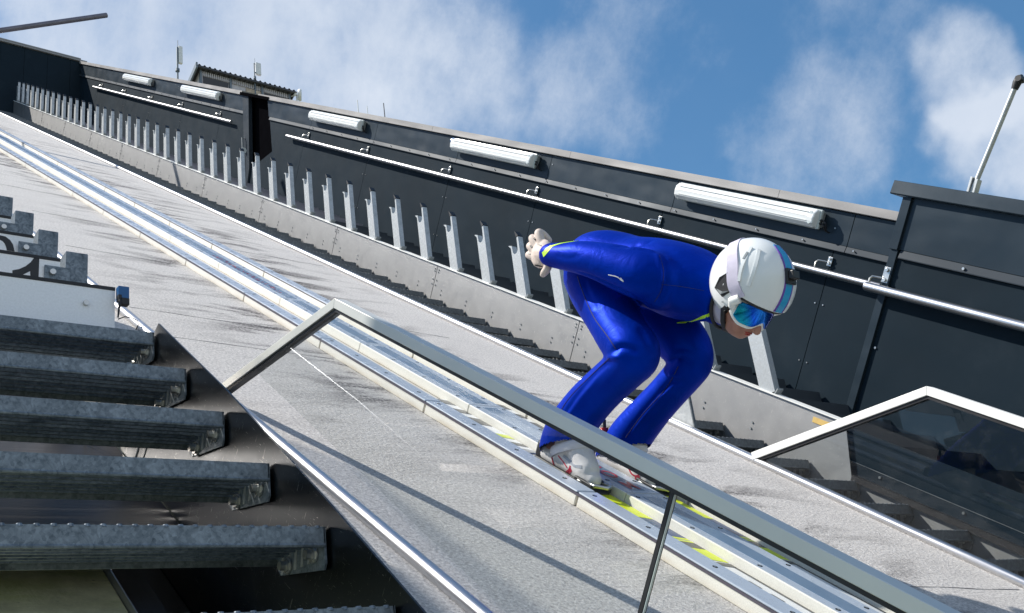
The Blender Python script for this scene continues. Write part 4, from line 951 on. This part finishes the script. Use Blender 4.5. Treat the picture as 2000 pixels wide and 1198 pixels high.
for pix, d, w_ in [([(1283, 496), (1289, 520), (1288, 560)], .008, .009), ([(1186, 700), (1200, 698), (1215, 700)], .008, .009), ([(1306, 728), (1318, 736)], .006, .009), ([(1225, 484), (1260, 488), (1280, 493)], .006, .010), ([(1105, 820), (1138, 775), (1172, 735)], .004, .007), ([(1230, 852), (1268, 803), (1306, 760)], .004, .007)]:
    P_ = lay(pix)
    if len(P_) > 1: bulge(sme, P_, d, w_)
# clean slanting trouser hems
HEM = Vector((0, .52, .854)).normalized()
bm = bmesh.new(); bm.from_mesh(sme); kill = []
for _ in range(2): bmesh.ops.smooth_vert(bm, verts=bm.verts, factor=.5, use_axis_x=True, use_axis_y=True, use_axis_z=True)
for v in bm.verts:
    for u, ds in ((2.59, 0.), (2.903, .04)):
        if abs(v.co.x - u) < .12 and v.co.z < .3 and (v.co - Vector((u, 2.905 + ds, .145 - ds * .6))).dot(HEM) < 0: kill.append(v)
bmesh.ops.delete(bm, geom=list(set(kill)), context='VERTS'); bm.to_mesh(sme); bm.free()
suit = finish(sme, 'ski_suit', SUIT, body)
def bvh(ob):
    o = Vector(ob['_o']); return BVHTree.FromPolygons([v.co + o for v in ob.data.vertices], [tuple(p.vertices) for p in ob.data.polygons])
SB = bvh(suit)
def onbody(tree, pts, frm, lift=.0):
    """drop points along a fixed side direction onto the clothing"""
    out = []
    for p in cr([Vector(x) for x in pts], 5):
        d = (p - Vector(frm)).normalized(); h = tree.ray_cast(Vector(frm), d)
        if h[0] is not None: out.append(h[0] + h[1] * lift)
    return out
def band(m, path, wd, tree, h=.0012):
    """thin cloth band following the surface"""
    n = len(path); vs = []; fs = []
    for i, p in enumerate(path):
        a = path[max(0, i - 1)]; b = path[min(n - 1, i + 1)]; t = (b - a).normalized(); loc, nrm, _, _ = tree.find_nearest(p)
        sd = t.cross(nrm).normalized() * (wd(i / (n - 1)) if callable(wd) else wd) / 2
        for q_ in (p + sd, p - sd):
            l2, n2, _, _ = tree.find_nearest(q_); vs.append(l2 + n2 * h); vs.append(l2 - n2 * .002)
    for i in range(n - 1):
        a = 4 * i; b = a + 4; fs += [(a, a + 2, b + 2, b), (a, b, b + 1, a + 1), (a + 2, a + 3, b + 3, b + 2)]
    m.add(vs, fs)
EYE = (0, 0, 1)     # side the seams were laid out from
def trim(tree, pix):
    out = []
    for p in cr([Vector((x, y, 0)) for x, y in pix], 5):
        h = tree.ray_cast(Vector(EYE), ray_of(p.x, p.y))
        if h[0] is not None: out.append(h[0])
    return out
def seam(pix, r=.0021):
    P = trim(SB, pix)
    if len(P) > 2: q = MB(); q.tube([p for p in P], r, 6); q.build('seam', SUITD, suit, smooth=True)
seam([(1128, 540), (1140, 575), (1160, 620), (1185, 655), (1203, 682)]); seam([(1190, 700), (1150, 738), (1110, 780), (1080, 830)])
seam([(1325, 716), (1300, 760), (1255, 810), (1222, 855)]); seam([(1288, 500), (1296, 530), (1292, 565), (1278, 590)], .0012); seam([(1292, 556), (1330, 560), (1375, 568)], .001)
def stripe(pix, wd, mt, nm, par=None, tree=None):
    P = trim(tree or SB, pix)
    if len(P) > 2: q = MB(); band(q, P, wd, tree or SB); q.build(nm, mt, par or suit)
stripe([(1064, 492), (1072, 484), (1095, 476), (1128, 471)], lambda t: .016 * (1 - t * .6), NEON, 'neon_trim')
stripe([(1060, 498), (1070, 488), (1078, 480)], .02, NEON, 'neon_trim')
stripe([(1322, 631), (1345, 629), (1370, 621), (1392, 612)], lambda t: .004 + .010 * t, NEON, 'neon_trim')
stripe([(1188, 537), (1205, 541), (1214, 548), (1218, 550)], .003, M['rail_far'], 'white_logo'); stripe([(1218, 550), (1212, 543)], .003, M['rail_far'], 'white_logo')
stripe([(1066, 522), (1080, 528), (1100, 527)], .01, M['black'], 'cuff')
# gloves
m = MB(); hand(m, 2.43, 1, 1.08); gl = finish(fuse(m, 'glove', GLOVE, None, .0032, 3), 'glove', GLOVE, body)
GB = bvh(gl)
m = MB(); hand(m, 2.99, -1, 1.08, 0); finish(fuse(m, 'glove', GLOVE, None, .0045, 3), 'glove', GLOVE, body)
for pix, wd in (([(1044, 465), (1047, 470)], .010), ([(1036, 480), (1040, 484)], .008), ([(1036, 497), (1032, 495)], .006), ([(1050, 477), (1058, 481)], .004), ([(1038, 517), (1050, 519), (1060, 521)], .006), ([(1031, 506), (1034, 510)], .005)):
    stripe(pix, wd, M['black'], 'black_trim', gl, GB)
# neck gaiter and collar
m = MB(); limb(m, [(2.745, 2.56, .80, .070), (2.745, 2.51, .79, .070), (2.745, 2.47, .786, .069), (2.745, 2.445, .786, .066)]); finish(fuse(m, 'neck_gaiter', LILAC, None, .006, 3), 'neck_gaiter', LILAC, body)
q = MB(); q.tube([(2.745 + .079 * math.cos(a), 2.492, .790 + .084 * math.sin(a)) for a in [i * math.pi / 16 for i in range(33)]], .0065, 8, False); q.build('collar', M['black'], body, smooth=True)

# --- boots
def boot(u, dz=0., ds=0.):
    dz += .003
    m = MB(); T = lambda s, n, r: (u, s + ds, n + dz, r)
    limb(m, [T(3.02, .066, .038), T(2.96, .070, .042), T(2.88, .074, .044), T(2.80, .064, .042), T(2.755, .056, .033)], 18, 5)
    limb(m, [T(2.935, .19, .055), T(2.925, .14, .055), T(2.92, .085, .048)], 18, 4); limb(m, [T(2.885, .150, .048), T(2.845, .118, .046), T(2.79, .08, .043)], 18, 4)
    b = finish(fuse(m, 'boot', BOOT, None, .005, 4), 'boot', BOOT, body)
    q = MB(); q.prism([(u - .042, 3.055 + ds, .030 + dz), (u + .042, 3.055 + ds, .030 + dz), (u + .044, 2.86 + ds, .030 + dz), (u + .036, 2.745 + ds, .030 + dz), (u - .036, 2.745 + ds, .030 + dz), (u - .044, 2.86 + ds, .030 + dz)], (0, 0, .014)); q.build('sole', M['black'], b, bevel=.004)
    q = MB(); q.box((u - .030, 3.00 + ds, .034 + dz), (u + .030, 3.075 + ds, .105 + dz)); q.build('heel_counter', M['black'], b, bevel=.015)
    # ankle strap
    q = MB(); vs = []; fs = []; n = 36; C_ = Vector((u, 2.905 + ds, .122 + dz)); D_ = Vector((0, -.854, .52)); H_ = HEM
    for i in range(n):
        a = 2 * math.pi * i / n; c_, s_ = math.cos(a), math.sin(a)
        for rr, hh in ((1.0, .016), (1.05, .010), (1.05, -.012), (1.0, -.018), (.88, -.018), (.88, .016)):
            vs.append(C_ + Vector((rr * .063 * c_, 0, 0)) + D_ * (rr * .093 * s_) + H_ * hh)
    for i in range(n):
        for k in range(6): a = i * 6 + k; b_ = i * 6 + (k + 1) % 6; c2 = ((i + 1) % n) * 6; fs.append((a, b_, c2 + (k + 1) % 6, c2 + k))
    q.add(vs, fs); q.build('ankle_strap', LILAC_W, b, smooth=True)
    q = MB(); q.tube([(u - .02, 3.02 + ds, .135 + dz), (u - .022, 3.035 + ds, .175 + dz)], [.014, .017], 10, mi=0); q.tube([(u - .022, 3.035 + ds, .175 + dz), (u - .024, 3.045 + ds, .205 + dz)], .007, 8, mi=1); q.build('zip_pull', [mat('red_plastic', (.55, .02, .02), .35), M['black']], b, smooth=True)
    return b
LILAC_W = mat('pale_strap', (.56, .55, .60), .5, 0, .05, 20)
bn = boot(GN); bf = boot(GF, -.01, .04)
BB = bvh(bn); BF = bvh(bf)
RED = M['red']
stripe([(1078, 893), (1082, 908), (1090, 919), (1100, 924), (1110, 919), (1114, 910)], .007, RED, 'red_marking', bn, BB)
stripe([(1090, 890), (1100, 902), (1108, 914)], .005, RED, 'red_marking', bn, BB); stripe([(1096, 921), (1106, 925), (1116, 917)], .014, RED, 'red_marking', bn, BB)
stripe([(1080, 903), (1083, 910)], .008, RED, 'red_marking', bn, BB)
stripe([(1100, 890), (1112, 900), (1122, 910), (1136, 912)], .010, BOOTG, 'tongue', bn, BB)
stripe([(1228, 915), (1234, 926), (1243, 930), (1250, 926)], .006, RED, 'red_marking', bf, BF); stripe([(1240, 934), (1250, 934)], .016, RED, 'red_marking', bf, BF)

# --- helmet and goggles (head looks down the inrun, -s)
HC = Vector((2.745, 2.425, .885)); HR = Vector((.128, .152, .148))
def hp(lat, fwd, up, k=1.0):
    """point on the helmet ellipsoid from a direction (lat +u, fwd downhill, up)"""
    d = Vector((lat / HR.x, -fwd / HR.y, up / HR.z)).normalized(); return HC + Vector((d.x * HR.x, d.y * HR.y, d.z * HR.z)) * k
def shell(k, name, mt, par, low_front, low_side, thick, sides=0):
    vs = []; fs = []; NU, NV = 64, 40
    def lowz(ph):   # ph = 0 forward
        c = math.cos(ph); t = max(0, min(1, (c - .15) / .35)); t = t * t * (3 - 2 * t); return low_side * (1 - t) + low_front * t
    for j in range(NU):
        ph = 2 * math.pi * j / NU; zl = lowz(ph); th1 = math.acos(max(-1, min(1, zl / (HR.z * k))))
        for i in range(NV + 1):
            th = th1 * i / NV; bulge_ = 1 + .012 * math.cos(2 * ph) * math.sin(th)
            vs.append(HC + Vector((math.sin(th) * math.sin(ph) * HR.x, -math.sin(th) * math.cos(ph) * HR.y, math.cos(th) * HR.z)) * k * bulge_)
    for j in range(NU):
        for i in range(NV):
            a = j * (NV + 1) + i; b = ((j + 1) % NU) * (NV + 1) + i; fs.append((a, b, b + 1, a + 1))
    q = MB(); q.add(vs, fs); o = q.build(name, mt, par); o.data.shade_smooth()
    bm = bmesh.new(); bm.from_mesh(o.data); bmesh.ops.remove_doubles(bm, verts=bm.verts, dist=1e-5); bmesh.ops.recalc_face_normals(bm, faces=bm.faces); bm.to_mesh(o.data); bm.free(); o.data.shade_smooth()
    so_ = o.modifiers.new('t', 'SOLIDIFY'); so_.thickness = thick; so_.offset = -1; bv = o.modifiers.new('b', 'BEVEL'); bv.width = .003; bv.segments = 3; bv.limit_method = 'ANGLE'; bv.angle_limit = R(50)
    return o
hel = shell(1.0, 'helmet', SHELL, body, -.030, -.118, .014)
shell(.955, 'helmet_liner', M['black'], hel, -.040, -.135, .012)
HB = bvh(hel)
def curve_on_helmet(dirs, k=1.0): return [hp(*d, k) for d in dirs]
def hband(dirs, wd, mt, nm, h=.0015, par=None):
    P = cr(curve_on_helmet(dirs), 8); q = MB(); n = len(P); vs = []; fs = []
    for i, p in enumerate(P):
        a = P[max(0, i - 1)]; b = P[min(n - 1, i + 1)]; t = (b - a).normalized(); nr = (p - HC).normalized(); nr = Vector((nr.x / HR.x ** 2, nr.y / HR.y ** 2, nr.z / HR.z ** 2)).normalized(); sd = t.cross(nr).normalized() * wd / 2
        vs += [p + sd + nr * h, p - sd + nr * h, p - sd - nr * .004, p + sd - nr * .004]
    for i in range(n - 1):
        a = 4 * i; b = a + 4
        for k in range(4): fs.append((a + k, a + (k + 1) % 4, b + (k + 1) % 4, b + k))
    fs += [(3, 2, 1, 0), tuple(4 * n - 4 + k for k in range(4))]; q.add(vs, fs); return q.build(nm, mt, par or hel)
LINE = [(0, 1, -.18), (0, 1, .1), (0, 1, .45), (0, .8, .8), (0, .45, 1), (0, .1, 1)]
hband(LINE, .030, stripeb, 'center_stripe', .003); 
for off in (-.125, .125): hband([(off, 1, -.18), (off, 1, .1), (off, 1, .45), (off, .8, .8), (off, .45, 1), (off * .6, .1, 1)], .006, stripev, 'center_stripe', .0038)
c0 = hp(0, .85, .62, 1.0); q = MB(); q.box((-.022, -.026, 0), (.022, .026, .012)); q.box((-.017, -.012, .010), (.017, .016, .030))
mo = q.build('camera_mount', M['black'], None, origin=(0, 0, 0), bevel=.003); mo.parent = hel; mo.rotation_euler = (R(50), 0, 0); mo.location = c0 - Vector(hel['_o'])
# helmet relief: raised ridge lines and vents
for lat in (-.55, .55):
    for pth in ([(lat, .15, .95), (lat * 1.3, .45, .55), (lat * 1.45, .62, .12)], [(lat * 1.2, -.05, .95), (lat * 1.6, .2, .45), (lat * 1.8, .40, .10)]): hband(pth, .010, SHELL, 'ridge', .004)
    hband([(lat * 1.4, .02, .80), (lat * 1.6, .10, .62)], .007, M['housing'], 'vent', .0032)
# ear vents
for sg in (-1, 1):
    pts = [(sg, -.02, .12), (sg, .36, -.22), (sg, .12, -.58), (sg, -.28, -.50), (sg, -.20, -.12)]
    P = [hp(*d, 1.0) + Vector((sg * .004, 0, 0)) for d in pts]; q = MB(); q.prism(P, (-sg * .010, 0, 0)); q.build('ear_vent', M['black'], hel, bevel=.001)
    P2 = [hp(sg, .10, -.40) + Vector((sg * .006, 0, 0)), hp(sg, .30, -.26) + Vector((sg * .006, 0, 0)), hp(sg, .06, -.52) + Vector((sg * .006, 0, 0)), hp(sg, -.16, -.46) + Vector((sg * .006, 0, 0))]
    q = MB(); q.prism(P2, (-sg * .003, 0, 0)); q.build('vent_fin', M['housing'], hel)
    q = MB(); q.disc(hp(sg, .15, -.78) + Vector((sg * .0005, 0, 0)), (sg, 0, 0), .0035, .002, 10); q.build('rivet', M['housing'], hel)
    # chin strap
    q = MB(); q.tube([hp(sg, .30, -.95, .93), (2.745 + sg * .078, 2.415, .775), (2.745 + sg * .055, 2.412, .735), (2.745 + sg * .02, 2.418, .708), (2.745, 2.42, .704)], [.010, .009, .0095, .012, .012], 8); q.build('chin_strap', M['black'], hel, smooth=True)
# goggles: curved frame, lens and strap
GC = Vector((2.745, 2.425, .815))
def gog(az0, az1, z0f, z1f, rad, name, mt, par, thick=.006, n=28, ny=6):
    vs = []; fs = []
    for i in range(n + 1):
        t = i / n; az = az0 + (az1 - az0) * t; z0, z1 = z0f(az), z1f(az)
        for j in range(ny + 1):
            z = z0 + (z1 - z0) * j / ny; bow = 1 - 1.6 * ((z + .005) / .1) ** 2 * .12
            vs.append(GC + Vector((math.sin(az) * rad[0] * bow, -math.cos(az) * rad[1] * bow, z)))
    for i in range(n):
        for j in range(ny): a = i * (ny + 1) + j; fs.append((a, a + ny + 1, a + ny + 2, a + 1))
    q = MB(); q.add(vs, fs); o = q.build(name, mt, par); o.data.shade_smooth(); s_ = o.modifiers.new('t', 'SOLIDIFY'); s_.thickness = thick; s_.offset = -1; b = o.modifiers.new('b', 'BEVEL'); b.width = .002; b.segments = 2; b.limit_method = 'ANGLE'; b.angle_limit = R(50); return o
def zlow(az): a = abs(az); return -.056 + .026 * math.exp(-(a / .22) ** 2) + .030 * max(0, (a - .75) / .45) ** 1.5
def zhigh(az): a = abs(az); return .036 - .008 * max(0, (a - .6) / .6)
fr_ = gog(-1.18, 1.18, zlow, zhigh, (.098, .117), 'goggles', M['rail_far'], body, .026)
gog(-1.02, 1.02, lambda a: zlow(a) + .011, lambda a: zhigh(a) - .009, (.1005, .1205), 'lens', LENS, fr_, .004)
hband([(-.90, .62, -.30), (-1, .30, -.05), (-1, -.05, .35), (-.85, -.45, .62), (-.4, -.85, .75), (0, -1, .78), (.4, -.85, .75), (.85, -.45, .62), (1, -.05, .35), (1, .30, -.05), (.90, .62, -.30)], .042, LILAC, 'strap', .003, fr_)
for sg in (-1, 1):
    q = MB(); q.tube([(2.745 + sg * .094, 2.375, .812), (2.745 + sg * .115, 2.365, .83), hp(sg * .90, .62, -.30, 1.01)], [.015, .016, .015], 10); q.build('strap_clip', M['rail_far'], fr_, smooth=True)

# --- head tipped forward
PIV = Vector((2.745, 2.425, .93)); ANG = R(17)
def nod(co, wgt=1.0):
    d = co - PIV; a = ANG * wgt; return PIV + Vector((d.x, d.y * math.cos(a) - d.z * math.sin(a), d.y * math.sin(a) + d.z * math.cos(a))) + Vector((0, -.024 * wgt, -.003 * wgt))
bo = Vector(body['_o'])
for v in body.data.vertices:
    co = v.co + bo
    if co.z > .60 and co.y < 2.54: v.co = nod(co, max(0, min(1, (2.54 - co.y) / .09))) - bo
def nod_all(o):
    if o.name.startswith('camera_mount'):
        o.location = nod(o.location + bo) - bo; o.rotation_euler.x += ANG
    else:
        for v in o.data.vertices: v.co = nod(v.co + bo) - bo
    for c in o.children: nod_all(c)
for o in list(body.children):
    if o.name.split('.')[0] in ('helmet', 'goggles', 'lips'): nod_all(o)
